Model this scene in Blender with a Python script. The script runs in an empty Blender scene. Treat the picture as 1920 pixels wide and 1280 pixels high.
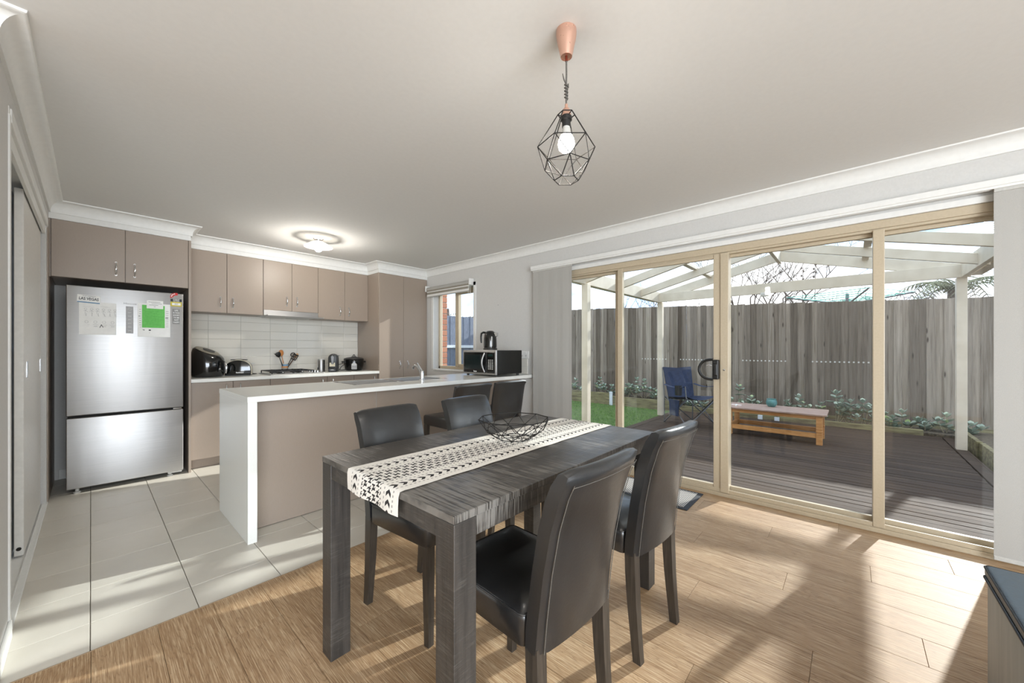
import bpy, bmesh, math, random
from math import sin, cos, pi, radians, sqrt, atan2
from mathutils import Vector, Matrix, noise
random.seed(7)
scn = bpy.context.scene
COL = scn.collection

# ------------------------------------------------------------------ camera, sky, sun, exposure
YAW = 0.8397
cam_d = bpy.data.cameras.new('camera')
cam = bpy.data.objects.new('camera', cam_d); COL.objects.link(cam)
cam_d.sensor_width = 36.0
cam_d.lens = 36.0 * 708.0 / 1920.0
cam_d.shift_y = 14.8 / 1920.0
cam_d.clip_start = 0.02
cam.location = (0, 0, 1.2)
cam.rotation_euler = (pi/2, 0, -YAW)
scn.camera = cam

wd = bpy.data.worlds.new('sky'); scn.world = wd; wd.use_nodes = True
SKY_STRENGTH = 1.1
def build_sky():
    nt = wd.node_tree; N = nt.nodes; Lk = nt.links; N.clear()
    out = N.new('ShaderNodeOutputWorld'); bg = N.new('ShaderNodeBackground')
    tc = N.new('ShaderNodeTexCoord'); mp = N.new('ShaderNodeMapping'); mp.inputs['Scale'].default_value = (1.0, 1.0, 2.6)
    nz = N.new('ShaderNodeTexNoise'); nz.inputs['Scale'].default_value = 2.3; nz.inputs['Detail'].default_value = 6.0
    nz.inputs['Roughness'].default_value = 0.55
    cr = N.new('ShaderNodeValToRGB')
    cr.color_ramp.elements[0].position = 0.40; cr.color_ramp.elements[0].color = (0.28, 0.50, 0.86, 1)
    cr.color_ramp.elements[1].position = 0.58; cr.color_ramp.elements[1].color = (0.97, 0.985, 1.0, 1)
    Lk.new(tc.outputs['Generated'], mp.inputs['Vector']); Lk.new(mp.outputs['Vector'], nz.inputs['Vector'])
    Lk.new(nz.outputs['Fac'], cr.inputs['Fac']); Lk.new(cr.outputs['Color'], bg.inputs['Color'])
    bg.inputs['Strength'].default_value = SKY_STRENGTH
    Lk.new(bg.outputs['Background'], out.inputs['Surface'])
build_sky()

sun_d = bpy.data.lights.new('sun', 'SUN'); sun_d.energy = 2.8; sun_d.angle = radians(0.9); sun_d.color = (1.0, 0.975, 0.94)
sun = bpy.data.objects.new('sun', sun_d); COL.objects.link(sun)
sun.rotation_euler = Vector((-1.0, 0.268, -0.505)).to_track_quat('-Z', 'Y').to_euler()
sun.location = (14, -4, 9)

# added area lamp, unseen behind the camera, that brightens the room
def fill_light(name, loc, direction, sx, sy, power):
    d = bpy.data.lights.new(name, 'AREA'); d.shape = 'RECTANGLE'; d.size = sx; d.size_y = sy; d.energy = power
    d.color = (0.86, 0.93, 1.0)
    o = bpy.data.objects.new(name, d); COL.objects.link(o); o.location = loc
    o.rotation_euler = Vector(direction).to_track_quat('-Z', 'Z').to_euler()
fill_light('rear_fill_light', (-1.2, -3.56, 1.25), (0, 1, 0.0), 4.4, 2.1, 168)

vs = scn.view_settings
scn.display_settings.display_device = 'sRGB'
vs.view_transform = 'Standard'; vs.look = 'None'; vs.exposure = 1.38; vs.gamma = 1.0; vs.use_curve_mapping = False
scn.cycles.max_bounces = 10; scn.cycles.diffuse_bounces = 6; scn.cycles.glossy_bounces = 4
scn.cycles.transparent_max_bounces = 24; scn.cycles.transmission_bounces = 6
scn.cycles.sample_clamp_indirect = 6.0
scn.cycles.use_denoising = True

# ------------------------------------------------------------------ helpers
def lin(c):
    return tuple((x/255/12.92 if x/255 <= 0.04045 else ((x/255+0.055)/1.055)**2.4) for x in c)
def C4(*c): return lin(c) + (1.0,)

class MB:
    """collects pieces; build() links them as ONE mesh object"""
    def __init__(s): s.bm = bmesh.new(); s.smooth = False
    def add(s, t, M=None):
        if M is not None: bmesh.ops.transform(t, matrix=M, verts=t.verts)
        me = bpy.data.meshes.new('tmp'); t.to_mesh(me); t.free()
        s.bm.from_mesh(me); bpy.data.meshes.remove(me); return s
    def box(s, x0, x1, y0, y1, z0, z1, bev=0.0, seg=2, M=None):
        t = bmesh.new()
        bmesh.ops.create_cube(t, size=1.0)
        bmesh.ops.scale(t, vec=(abs(x1-x0), abs(y1-y0), abs(z1-z0)), verts=t.verts)
        bmesh.ops.translate(t, vec=((x0+x1)/2, (y0+y1)/2, (z0+z1)/2), verts=t.verts)
        if bev > 0: bmesh.ops.bevel(t, geom=t.edges[:], offset=bev, segments=seg, profile=0.5, affect='EDGES')
        return s.add(t, M)
    def bar(s, a, b, w, h, up=(0, 0, 1), bev=0.0, M=None):
        a = Vector(a); b = Vector(b); d = b-a; L = d.length; d.normalize()
        u = Vector(up); x = u.cross(d)
        if x.length < 1e-4: u = Vector((1, 0, 0)); x = u.cross(d)
        x.normalize(); y = d.cross(x)
        R = Matrix((x, y, d)).transposed().to_4x4(); R.translation = (a+b)/2
        t = bmesh.new(); bmesh.ops.create_cube(t, size=1.0); bmesh.ops.scale(t, vec=(w, h, L), verts=t.verts)
        if bev > 0: bmesh.ops.bevel(t, geom=t.edges[:], offset=bev, segments=2, profile=0.5, affect='EDGES')
        bmesh.ops.transform(t, matrix=R, verts=t.verts)
        return s.add(t, M)
    def tube(s, pts, r, n=8, closed=False, M=None, cap=True):
        t = bmesh.new(); P = [Vector(p) for p in pts]; k = len(P)
        rr = r if isinstance(r, (list, tuple)) else [r]*k
        rings = []; prev = None
        for i in range(k):
            if closed: d = P[(i+1) % k]-P[(i-1) % k]
            elif i == 0: d = P[1]-P[0]
            elif i == k-1: d = P[-1]-P[-2]
            else: d = (P[i+1]-P[i]).normalized()+(P[i]-P[i-1]).normalized()
            if d.length < 1e-9: d = Vector((0, 0, 1))
            d.normalize()
            if prev is None:
                u = Vector((0, 0, 1)) if abs(d.z) < 0.9 else Vector((1, 0, 0))
            else: u = prev
            x = (u - d*u.dot(d))
            if x.length < 1e-6: x = Vector((1, 0, 0)).cross(d)
            x.normalize(); prev = x; y = d.cross(x)
            rings.append([t.verts.new(P[i]+(x*cos(2*pi*j/n)+y*sin(2*pi*j/n))*rr[i]) for j in range(n)])
        for i in range(k if closed else k-1):
            a, b = rings[i], rings[(i+1) % k]
            for j in range(n): t.faces.new((a[j], a[(j+1) % n], b[(j+1) % n], b[j]))
        if cap and not closed:
            t.faces.new(rings[0][::-1]); t.faces.new(rings[-1])
        return s.add(t, M)
    def lathe(s, prof, c=(0, 0, 0), n=24, M=None):
        t = bmesh.new(); rings = []
        for (r, z) in prof:
            if r < 1e-6: rings.append([t.verts.new((c[0], c[1], c[2]+z))])
            else: rings.append([t.verts.new((c[0]+r*cos(2*pi*j/n), c[1]+r*sin(2*pi*j/n), c[2]+z)) for j in range(n)])
        for a, b in zip(rings, rings[1:]):
            for j in range(n):
                k = (j+1) % n
                if len(a) == 1 and len(b) == 1: continue
                if len(a) == 1: t.faces.new((a[0], b[k], b[j]))
                elif len(b) == 1: t.faces.new((a[j], a[k], b[0]))
                else: t.faces.new((a[j], a[k], b[k], b[j]))
        return s.add(t, M)
    def prism(s, poly, axis, a0, a1, bev=0.0, M=None):
        """poly: list of 2d points; axis 'x': (y,z), 'y': (x,z), 'z': (x,y)"""
        t = bmesh.new()
        def mk(p, a): return {'x': (a, p[0], p[1]), 'y': (p[0], a, p[1]), 'z': (p[0], p[1], a)}[axis]
        A = [t.verts.new(mk(p, a0)) for p in poly]; B = [t.verts.new(mk(p, a1)) for p in poly]
        t.faces.new(A[::-1]); t.faces.new(B); n = len(poly)
        for i in range(n): t.faces.new((A[i], A[(i+1) % n], B[(i+1) % n], B[i]))
        bmesh.ops.recalc_face_normals(t, faces=t.faces[:])
        if bev > 0: bmesh.ops.bevel(t, geom=t.edges[:], offset=bev, segments=2, profile=0.5, affect='EDGES')
        return s.add(t, M)
    def quads(s, verts, faces, M=None):
        t = bmesh.new(); V = [t.verts.new(v) for v in verts]
        for f in faces: t.faces.new([V[i] for i in f])
        return s.add(t, M)
    def loft(s, sections, cap=True, M=None):
        t = bmesh.new(); R = [[t.verts.new(p) for p in sec] for sec in sections]; n = len(R[0])
        for a, b in zip(R, R[1:]):
            for j in range(n): t.faces.new((a[j], a[(j+1) % n], b[(j+1) % n], b[j]))
        if cap: t.faces.new(R[0][::-1]); t.faces.new(R[-1])
        bmesh.ops.recalc_face_normals(t, faces=t.faces[:])
        return s.add(t, M)
    def mesh(s, name, mat, smooth=None, recalc=True):
        if recalc: bmesh.ops.recalc_face_normals(s.bm, faces=s.bm.faces[:])
        me = bpy.data.meshes.new(name); s.bm.to_mesh(me); s.bm.free()
        if mat: me.materials.append(mat)
        if smooth is not None:
            for p in me.polygons: p.use_smooth = True
            if smooth > 0 and hasattr(me, 'set_sharp_from_angle'): me.set_sharp_from_angle(angle=radians(smooth))
        return me
    def build(s, name, mat, parent=None, smooth=None, world=True):
        """pieces are given in world coordinates unless world=False (the parent's own coordinates)"""
        if parent is not None and world:
            off = Vector((0, 0, 0)); p = parent
            while p is not None: off += p.location; p = p.parent
            bmesh.ops.translate(s.bm, vec=-off, verts=s.bm.verts)
        me = s.mesh(name, mat, smooth)
        return link(name, me, parent)
def link(name, me, parent=None):
    o = bpy.data.objects.new(name, me); COL.objects.link(o)
    if parent is not None: o.parent = parent
    return o
def tag(o, label=None, cat=None, group=None, kind=None):
    if label: o['label'] = label
    if cat: o['category'] = cat
    if group: o['group'] = group
    if kind: o['kind'] = kind
    return o
def thing(name, label, cat, loc=(0, 0, 0), rotz=0.0, group=None):
    o = bpy.data.objects.new(name, None); COL.objects.link(o)
    o.empty_display_size = 0.1; o.location = loc; o.rotation_euler = (0, 0, rotz)
    return tag(o, label, cat, group)
def struct(name, mb, mat, parent=None, smooth=None):
    o = mb.build(name, mat, parent, smooth)
    if parent is None: o['kind'] = 'structure'
    return o
def empty_struct(name, loc=(0, 0, 0)):
    o = bpy.data.objects.new(name, None); COL.objects.link(o); o.location = loc; o['kind'] = 'structure'; return o
def copy_tree(o, parent=None):
    c = o.copy(); COL.objects.link(c)
    if parent is not None: c.parent = parent
    for ch in list(o.children): copy_tree(ch, c)
    return c
def text_mesh(body, size, depth=0.0004, align='CENTER', bold=0.0):
    cu = bpy.data.curves.new('lettering', 'FONT'); cu.body = body; cu.size = size; cu.extrude = depth
    cu.align_x = align; cu.align_y = 'CENTER'; cu.resolution_u = 2; cu.offset = bold
    o = bpy.data.objects.new('lettering', cu); COL.objects.link(o)
    dg = bpy.context.evaluated_depsgraph_get(); dg.update()
    me = bpy.data.meshes.new_from_object(o.evaluated_get(dg)); bpy.data.objects.remove(o); bpy.data.curves.remove(cu)
    return me
def lettering(name, body, size, M, mat, parent, bold=0.0, sx=1.0):
    """M: world matrix (text in its local xy plane)"""
    me = text_mesh(body, size, bold=bold)
    off = Vector((0, 0, 0)); p = parent
    while p is not None: off += p.location; p = p.parent
    me.transform(Matrix.Translation(-off) @ M @ Matrix.Diagonal((sx, 1, 1, 1)))
    me.materials.clear(); me.materials.append(mat)
    return link(name, me, parent)
def facing_front(x, y, z, tilt=0.0):
    """text plane facing -Y, reading along +X"""
    return Matrix.Translation((x, y, z)) @ Matrix.Rotation(tilt, 4, 'Y') @ Matrix.Rotation(pi/2, 4, 'X')
def facing_left(x, y, z):
    """text plane facing -X, reading along -Y"""
    return Matrix.Translation((x, y, z)) @ Matrix.Rotation(-pi/2, 4, 'Z') @ Matrix.Rotation(pi/2, 4, 'X')

# ------------------------------------------------------------------ materials
class NB:
    def __init__(s, m): s.nt = m.node_tree; s.N = s.nt.nodes; s.L = s.nt.links; s.b = s.N['Principled BSDF']
    def n(s, t, **kw):
        x = s.N.new(t)
        for k, v in kw.items():
            if k in x.inputs: 
                x.inputs[k].default_value = v
            else: setattr(x, k, v)
        return x
    def l(s, a, b): s.L.new(a, b)
    def coord(s, scale=(1, 1, 1), rot=(0, 0, 0), what='Object', rnd=0.0):
        tc = s.n('ShaderNodeTexCoord'); mp = s.n('ShaderNodeMapping'); mp.inputs['Scale'].default_value = scale; mp.inputs['Rotation'].default_value = rot
        s.l(tc.outputs[what], mp.inputs['Vector'])
        if rnd:
            oi = s.n('ShaderNodeObjectInfo'); mu = s.n('ShaderNodeMath', operation='MULTIPLY'); mu.inputs[1].default_value = rnd
            s.l(oi.outputs['Random'], mu.inputs[0]); cb = s.n('ShaderNodeCombineXYZ')
            for k in 'XYZ': s.l(mu.outputs[0], cb.inputs[k])
            s.l(cb.outputs[0], mp.inputs['Location'])
        return mp.outputs['Vector']
    def noise(s, v, scale, detail=4, rough=0.55, dist=0.0):
        x = s.n('ShaderNodeTexNoise'); x.inputs['Scale'].default_value = scale; x.inputs['Detail'].default_value = detail
        x.inputs['Roughness'].default_value = rough; x.inputs['Distortion'].default_value = dist; s.l(v, x.inputs['Vector']); return x.outputs['Fac']
    def ramp(s, f, stops, interp='LINEAR'):
        x = s.n('ShaderNodeValToRGB'); x.color_ramp.interpolation = interp; e = x.color_ramp.elements
        while len(e) < len(stops): e.new(0.5)
        for q, (p, c) in zip(e, stops):
            q.position = p; q.color = c if len(c) == 4 else lin(c)+(1,)
        s.l(f, x.inputs['Fac']); return x.outputs['Color']
    def mix(s, f, a, b, mode='MIX'):
        x = s.n('ShaderNodeMix', data_type='RGBA', blend_type=mode)
        for v, i in ((f, 0), (a, 6), (b, 7)):
            if hasattr(v, 'is_linked') or hasattr(v, 'links'): s.l(v, x.inputs[i])
            else: x.inputs[i].default_value = v
        return x.outputs[2]
    def math(s, op, a, b=0.0, c=None):
        x = s.n('ShaderNodeMath', operation=op)
        for v, i in ((a, 0), (b, 1), (c, 2)):
            if v is None: continue
            if hasattr(v, 'links'): s.l(v, x.inputs[i])
            else: x.inputs[i].default_value = v
        return x.outputs[0]
    def rand(s):
        return s.n('ShaderNodeObjectInfo').outputs['Random']
    def bump(s, h, strength=0.2, dist=0.01):
        x = s.n('ShaderNodeBump'); x.inputs['Strength'].default_value = strength; x.inputs['Distance'].default_value = dist
        s.l(h, x.inputs['Height']); s.l(x.outputs['Normal'], s.b.inputs['Normal'])
    def col(s, c): s.l(c, s.b.inputs['Base Color'])
    def rough(s, r): s.l(r, s.b.inputs['Roughness'])

def mat(name, color, rough=0.5, metal=0.0, spec=0.5, coat=0.0, fn=None):
    m = bpy.data.materials.new(name); m.use_nodes = True
    b = m.node_tree.nodes['Principled BSDF']
    b.inputs['Base Color'].default_value = C4(*color); b.inputs['Roughness'].default_value = rough
    b.inputs['Metallic'].default_value = metal; b.inputs['Specular IOR Level'].default_value = spec
    b.inputs['Coat Weight'].default_value = coat
    if fn: fn(NB(m))
    m.diffuse_color = C4(*color)
    return m
def speckle(c1, c2, scale=60, detail=3, bump=0.0, rvar=None, bd=0.002, cs=(1, 1, 1)):
    def f(k):
        v = k.coord(cs); nz = k.noise(v, scale, detail)
        k.col(k.ramp(nz, [(0.35, c1), (0.65, c2)]))
        if bump: k.bump(nz, bump, bd)
        if rvar: k.rough(k.math('MULTIPLY_ADD', nz, rvar[1]-rvar[0], rvar[0]))
    return f

WALL = mat('wall_paint', (200, 199, 196), 0.75, fn=speckle((198, 197, 194), (202, 201, 198), 90, 2, 0.05))
CEIL = mat('ceiling_paint', (220, 220, 218), 0.9, fn=speckle((219, 219, 217), (221, 221, 219), 40, 2, 0.03))
WHITE = mat('gloss_white_trim', (224, 224, 221), 0.45, fn=speckle((222, 222, 219), (226, 226, 223), 30))
def f_lam(k):
    v = k.coord((1, 1, 1)); nz = k.noise(v, 260, 3); w = k.noise(k.coord((30, 30, 3)), 8, 3)
    k.col(k.mix(0.3, k.ramp(nz, [(0.3, (149, 135, 122)), (0.7, (157, 143, 130))]), k.ramp(w, [(0.3, (148, 134, 121)), (0.7, (158, 144, 131))])))
    k.rough(k.math('MULTIPLY_ADD', nz, 0.06, 0.36)); k.bump(nz, 0.04, 0.001)
TAUPE = mat('taupe_laminate', (147, 132, 118), 0.4, fn=f_lam)
STONE = mat('white_stone_top', (222, 222, 216), 0.28, fn=speckle((219, 219, 213), (226, 226, 221), 400, 2))
def f_tile(k):
    v = k.coord((1, 1, 1), what='Object', rnd=40); a = k.noise(v, 3.2, 5, 0.6); b = k.noise(k.coord((4, 30, 1), rnd=9), 6, 3)
    c = k.ramp(a, [(0.3, (196, 190, 178)), (0.7, (210, 205, 195))])
    c2 = k.ramp(k.rand(), [(0.0, (198, 193, 182)), (1.0, (209, 204, 193))])
    k.col(k.mix(0.5, c, c2)); k.rough(k.math('MULTIPLY_ADD', b, 0.16, 0.30)); k.bump(b, 0.06, 0.002)
TILE = mat('floor_tile', (200, 196, 186), 0.38, fn=f_tile)
GROUT = mat('grout', (150, 144, 132), 0.9, fn=speckle((140, 134, 122), (160, 154, 142), 200))
def f_splash(k):
    a = k.noise(k.coord((1, 1, 1), rnd=30), 14, 3)
    k.col(k.ramp(k.rand(), [(0, (208, 204, 193)), (1, (216, 212, 202))])); k.bump(a, 0.05, 0.004)
SPLASH = mat('splash_tile', (212, 208, 198), 0.12, spec=0.5, fn=f_splash)
def f_oak(k):
    v = k.coord((1, 1, 1), rnd=60)
    warp = k.noise(k.coord((5.0, 0.75, 1), rnd=60), 1.6, 4, 0.55, 0.4)
    tc = k.n('ShaderNodeSeparateXYZ'); k.l(v, tc.inputs[0])
    u = k.math('ADD', k.math('MULTIPLY', tc.outputs['X'], 9.0), k.math('MULTIPLY', warp, 3.2))
    rings = k.math('ABSOLUTE', k.math('SUBTRACT', k.math('FRACT', k.math('MULTIPLY', u, 6.5)), 0.5))
    fine = k.noise(k.coord((330, 7, 1), rnd=60), 1.0, 4, 0.7)
    broad = k.noise(k.coord((14, 0.8, 1), rnd=60), 1.0, 4, 0.6)
    c = k.ramp(broad, [(0.25, (154, 124, 92)), (0.75, (178, 149, 116))])
    c = k.mix(k.ramp(rings, [(0.0, (210, 210, 210)), (0.2, (0, 0, 0))]), c, C4(134, 105, 76))
    c = k.mix(k.ramp(fine, [(0.50, (0, 0, 0)), (0.64, (240, 240, 240))]), c, C4(208, 186, 155))
    c = k.mix(k.ramp(fine, [(0.30, (220, 220, 220)), (0.44, (0, 0, 0))]), c, C4(116, 90, 64))
    tone = k.ramp(k.rand(), [(0, (238, 234, 228)), (0.5, (247, 244, 240)), (1, (255, 253, 249))])
    k.col(k.mix(1.0, c, tone, 'MULTIPLY')); k.rough(k.math('MULTIPLY_ADD', fine, 0.12, 0.50)); k.bump(fine, 0.12, 0.001)
OAK = mat('oak_laminate', (200, 172, 138), 0.45, spec=0.3, fn=f_oak)
OAKBASE = mat('oak_floor_beyond', (170, 142, 110), 0.5, fn=speckle((160, 132, 100), (180, 152, 120), 9, 5, cs=(8, 0.6, 1)))
def f_steel(k):
    w = k.noise(k.coord((1, 1, 220)), 3.0, 3); k.col(k.ramp(w, [(0.3, (176, 175, 174)), (0.7, (192, 191, 190))]))
    k.rough(k.math('MULTIPLY_ADD', w, 0.08, 0.40))
    k.b.inputs['Anisotropic'].default_value = 0.5; k.b.inputs['Anisotropic Rotation'].default_value = 0.25
    k.bump(k.noise(k.coord((9, 9, 0.6)), 1.0, 2), 0.06, 0.02)
STEEL = mat('brushed_steel', (185, 184, 183), 0.32, 1.0, fn=f_steel)
CHROME = mat('chrome', (225, 226, 228), 0.10, 1.0, fn=lambda k: k.rough(k.math('MULTIPLY_ADD', k.noise(k.coord(), 30), 0.06, 0.08)))
def f_blk(k): k.rough(k.math('MULTIPLY_ADD', k.noise(k.coord(), 40), 0.06, 0.10))
BLACKGLOSS = mat('gloss_black_plastic', (14, 15, 15), 0.12, spec=0.5, coat=0.5, fn=f_blk)
BLACK = mat('satin_black_plastic', (22, 22, 22), 0.42, fn=speckle((20, 20, 20), (27, 27, 26), 120))
DARKGREY = mat('dark_grey_plastic', (62, 61, 59), 0.45, fn=speckle((58, 57, 55), (68, 67, 65), 100))
SHADOWGAP = mat('dark_recess', (26, 24, 22), 0.9, fn=speckle((22, 20, 18), (30, 28, 26), 40))
LIGHTGREY = mat('light_grey_plastic', (186, 185, 180), 0.4, fn=speckle((182, 181, 176), (190, 189, 184), 60))
def f_leather(k):
    v = k.coord((1, 1, 1), rnd=20); a = k.noise(v, 9, 3, 0.5, 0.2); cr = k.noise(v, 60, 5, 0.65, 1.0); fine = k.noise(v, 320, 2)
    k.col(k.ramp(a, [(0.3, (24, 24, 25)), (0.7, (34, 35, 36))]))
    k.rough(k.math('MULTIPLY_ADD', cr, 0.14, 0.24))
    h = k.math('ADD', k.math('MULTIPLY', cr, 1.0), k.math('MULTIPLY', fine, 0.25)); k.bump(h, 0.16, 0.0022)
LEATHER = mat('black_bonded_leather', (32, 33, 34), 0.3, spec=0.8, coat=0.15, fn=f_leather)
STITCH = mat('pale_stitching', (84, 80, 74), 0.8, fn=speckle((76, 72, 66), (92, 88, 80), 300))
def f_dwood(k):
    v = k.coord((1, 1, 1)); g = k.noise(k.coord((3, 60, 60)), 1.0, 5, 0.6); saw = k.noise(k.coord((150, 7, 7)), 1.0, 3, 0.6)
    cl = k.noise(v, 3.2, 4, 0.6, 0.4); m = k.math('MULTIPLY', saw, cl)
    base = k.ramp(g, [(0.3, (36, 33, 31)), (0.7, (68, 62, 56))])
    k.col(k.mix(k.ramp(m, [(0.24, (0, 0, 0)), (0.35, (200, 200, 200))]), base, C4(140, 136, 129)))
    k.rough(k.math('MULTIPLY_ADD', g, 0.22, 0.24)); h = k.math('ADD', saw, k.math('MULTIPLY', g, 0.7)); k.bump(h, 0.35, 0.003)
DWOOD = mat('rough_sawn_charcoal_timber', (56, 52, 48), 0.45, fn=f_dwood)
def f_dwoodleg(k):
    g = k.noise(k.coord((60, 60, 3)), 1.0, 5, 0.6); saw = k.noise(k.coord((14, 14, 190)), 1.0, 3, 0.65); cl = k.noise(k.coord(), 6, 4, 0.6)
    m = k.math('MULTIPLY', saw, cl); base = k.ramp(g, [(0.3, (42, 39, 36)), (0.7, (64, 59, 54))])
    k.col(k.mix(k.ramp(m, [(0.26, (0, 0, 0)), (0.40, (130, 130, 130))]), base, C4(116, 112, 105)))
    k.rough(k.math('MULTIPLY_ADD', g, 0.22, 0.36)); k.bump(k.math('ADD', saw, g), 0.35, 0.003)
DWOODLEG = mat('rough_sawn_leg_timber', (54, 50, 46), 0.45, fn=f_dwoodleg)
CHLEG = mat('black_stained_chair_leg', (56, 50, 44), 0.35, fn=speckle((46, 41, 36), (66, 59, 52), 4, 5, 0.05, cs=(40, 40, 2)))
BEIGE = mat('beige_aluminium', (184, 170, 146), 0.38, spec=0.5, fn=speckle((182, 168, 144), (187, 173, 149), 80))
PERG = mat('cream_painted_timber', (205, 192, 172), 0.55, fn=speckle((198, 185, 165), (211, 199, 180), 5, 4, 0.06, cs=(1, 1, 1)))
def f_paling(k):
    v = k.coord((1, 1, 1), rnd=70); g = k.noise(k.coord((38, 38, 1.6), rnd=70), 1.0, 6, 0.62, 0.3); big = k.noise(k.coord((5, 5, 0.8), rnd=70), 1.6, 4)
    moss = k.noise(k.coord((6, 6, 0.9), rnd=35), 1.3, 3)
    vo = k.n('ShaderNodeTexVoronoi'); vo.inputs['Scale'].default_value = 1.0; k.l(k.coord((9, 9, 2.2), rnd=70), vo.inputs['Vector'])
    knot = k.ramp(vo.outputs['Distance'], [(0.05, (255, 255, 255)), (0.13, (0, 0, 0))])
    c = k.ramp(g, [(0.22, (88, 79, 70)), (0.45, (142, 134, 124)), (0.75, (172, 165, 155))])
    c = k.mix(k.ramp(big, [(0.35, (0, 0, 0)), (0.7, (90, 90, 90))]), c, C4(108, 98, 86))
    c = k.mix(k.ramp(moss, [(0.56, (0, 0, 0)), (0.72, (120, 120, 120))]), c, C4(112, 110, 78))
    c = k.mix(knot, c, C4(62, 54, 46))
    tone = k.ramp(k.rand(), [(0, (160, 152, 144)), (0.5, (218, 212, 206)), (1, (255, 250, 244))])
    k.col(k.mix(1.0, c, tone, 'MULTIPLY')); k.bump(g, 0.3, 0.004)
PALING = mat('weathered_paling', (140, 132, 122), 0.9, spec=0.2, fn=f_paling)
def f_deck(k):
    g = k.noise(k.coord((50, 1.4, 40), rnd=70), 1.0, 5, 0.6); b = k.noise(k.coord((1, 1, 1), rnd=10), 2.2, 4)
    c = k.ramp(g, [(0.3, (60, 50, 43)), (0.7, (88, 75, 66))])
    c = k.mix(k.ramp(b, [(0.45, (0, 0, 0)), (0.75, (140, 140, 140))]), c, C4(98, 87, 77))
    k.col(k.mix(1.0, c, k.ramp(k.rand(), [(0, (220, 216, 212)), (1, (255, 252, 248))]), 'MULTIPLY'))
    k.rough(k.math('MULTIPLY_ADD', b, 0.3, 0.6)); k.bump(g, 0.25, 0.003)
DECK = mat('weathered_decking', (110, 96, 85), 0.6, spec=0.15, fn=f_deck)
SLEEPER = mat('mossy_sleeper', (120, 110, 84), 0.9, fn=speckle((98, 88, 66), (140, 132, 96), 4, 5, 0.3, cs=(4, 1, 6)))
SOIL = mat('soil', (82, 70, 56), 0.95, fn=speckle((62, 52, 42), (104, 92, 74), 30, 6, 0.5, bd=0.02))
GRASSG = mat('lawn_ground', (74, 98, 44), 0.95, fn=speckle((56, 78, 32), (92, 116, 56), 16, 6, 0.5, bd=0.02))
def f_blade(k): k.col(k.ramp(k.noise(k.coord(), 5, 4), [(0.3, (70, 104, 40)), (0.7, (112, 148, 66))]))
BLADE = mat('grass_blade', (86, 120, 50), 0.7, fn=f_blade)
def f_leaf(k):
    k.col(k.ramp(k.rand(), [(0, (122, 138, 124)), (0.5, (150, 164, 148)), (0.9, (172, 184, 166)), (1.0, (150, 170, 104))]))
LEAF = mat('grey_green_succulent_leaf', (146, 168, 158), 0.55, fn=f_leaf)
STEM = mat('succulent_stem', (150, 142, 118), 0.8, fn=speckle((132, 124, 100), (166, 158, 134), 40))
BARK = mat('bare_bark', (96, 84, 76), 0.9, fn=speckle((78, 68, 62), (116, 102, 92), 14))
FROND = mat('palm_frond', (110, 112, 84), 0.7, fn=speckle((92, 96, 68), (130, 132, 102), 8))
def two_sided_ior(nt, fr, ior):
    N = nt.nodes; g = N.new('ShaderNodeNewGeometry'); m = N.new('ShaderNodeMath'); m.operation = 'MULTIPLY_ADD'
    m.inputs[1].default_value = 1.0/ior-ior; m.inputs[2].default_value = ior
    nt.links.new(g.outputs['Backfacing'], m.inputs[0]); nt.links.new(m.outputs[0], fr.inputs['IOR'])
def f_glass(name, tint, refl):
    m = bpy.data.materials.new(name); m.use_nodes = True; nt = m.node_tree; N = nt.nodes; N.clear()
    out = N.new('ShaderNodeOutputMaterial'); mx = N.new('ShaderNodeMixShader'); tr = N.new('ShaderNodeBsdfTransparent'); gl = N.new('ShaderNodeBsdfGlossy')
    fr = N.new('ShaderNodeFresnel'); two_sided_ior(nt, fr, 1.45); mu = N.new('ShaderNodeMath'); mu.operation = 'MULTIPLY'; mu.inputs[1].default_value = refl
    gl.inputs['Roughness'].default_value = 0.0; tr.inputs['Color'].default_value = tint
    nt.links.new(fr.outputs[0], mu.inputs[0]); nt.links.new(mu.outputs[0], mx.inputs[0]); nt.links.new(tr.outputs[0], mx.inputs[1]); nt.links.new(gl.outputs[0], mx.inputs[2]); nt.links.new(mx.outputs[0], out.inputs[0])
    return m
GLASS = f_glass('clear_window_glass', (0.95, 0.965, 0.96, 1), 0.9)
def f_poly():
    m = bpy.data.materials.new('clear_corrugated_polycarbonate'); m.use_nodes = True; nt = m.node_tree; N = nt.nodes; N.clear()
    out = N.new('ShaderNodeOutputMaterial'); m1 = N.new('ShaderNodeMixShader'); m2 = N.new('ShaderNodeMixShader')
    tr = N.new('ShaderNodeBsdfTransparent'); tr.inputs['Color'].default_value = (0.88, 0.92, 0.94, 1)
    tl = N.new('ShaderNodeBsdfTranslucent'); tl.inputs['Color'].default_value = (0.62, 0.70, 0.72, 1)
    gl = N.new('ShaderNodeBsdfGlossy'); gl.inputs['Roughness'].default_value = 0.15
    fr = N.new('ShaderNodeFresnel'); two_sided_ior(nt, fr, 1.35)
    m1.inputs[0].default_value = 0.12; L = nt.links
    L.new(tr.outputs[0], m1.inputs[1]); L.new(tl.outputs[0], m1.inputs[2]); L.new(fr.outputs[0], m2.inputs[0]); L.new(m1.outputs[0], m2.inputs[1]); L.new(gl.outputs[0], m2.inputs[2]); L.new(m2.outputs[0], out.inputs[0])
    return m
POLY = f_poly()
DECAL = mat('white_glass_decal', (240, 240, 236), 0.6, fn=speckle((236, 236, 232), (244, 244, 240), 50))
BLINDF = mat('blind_fabric', (170, 168, 163), 0.85, fn=speckle((166, 164, 159), (174, 172, 167), 420, 2, 0.08))
PAPER = mat('white_paper', (236, 236, 233), 0.75, fn=speckle((233, 233, 230), (239, 239, 236), 20))
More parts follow.
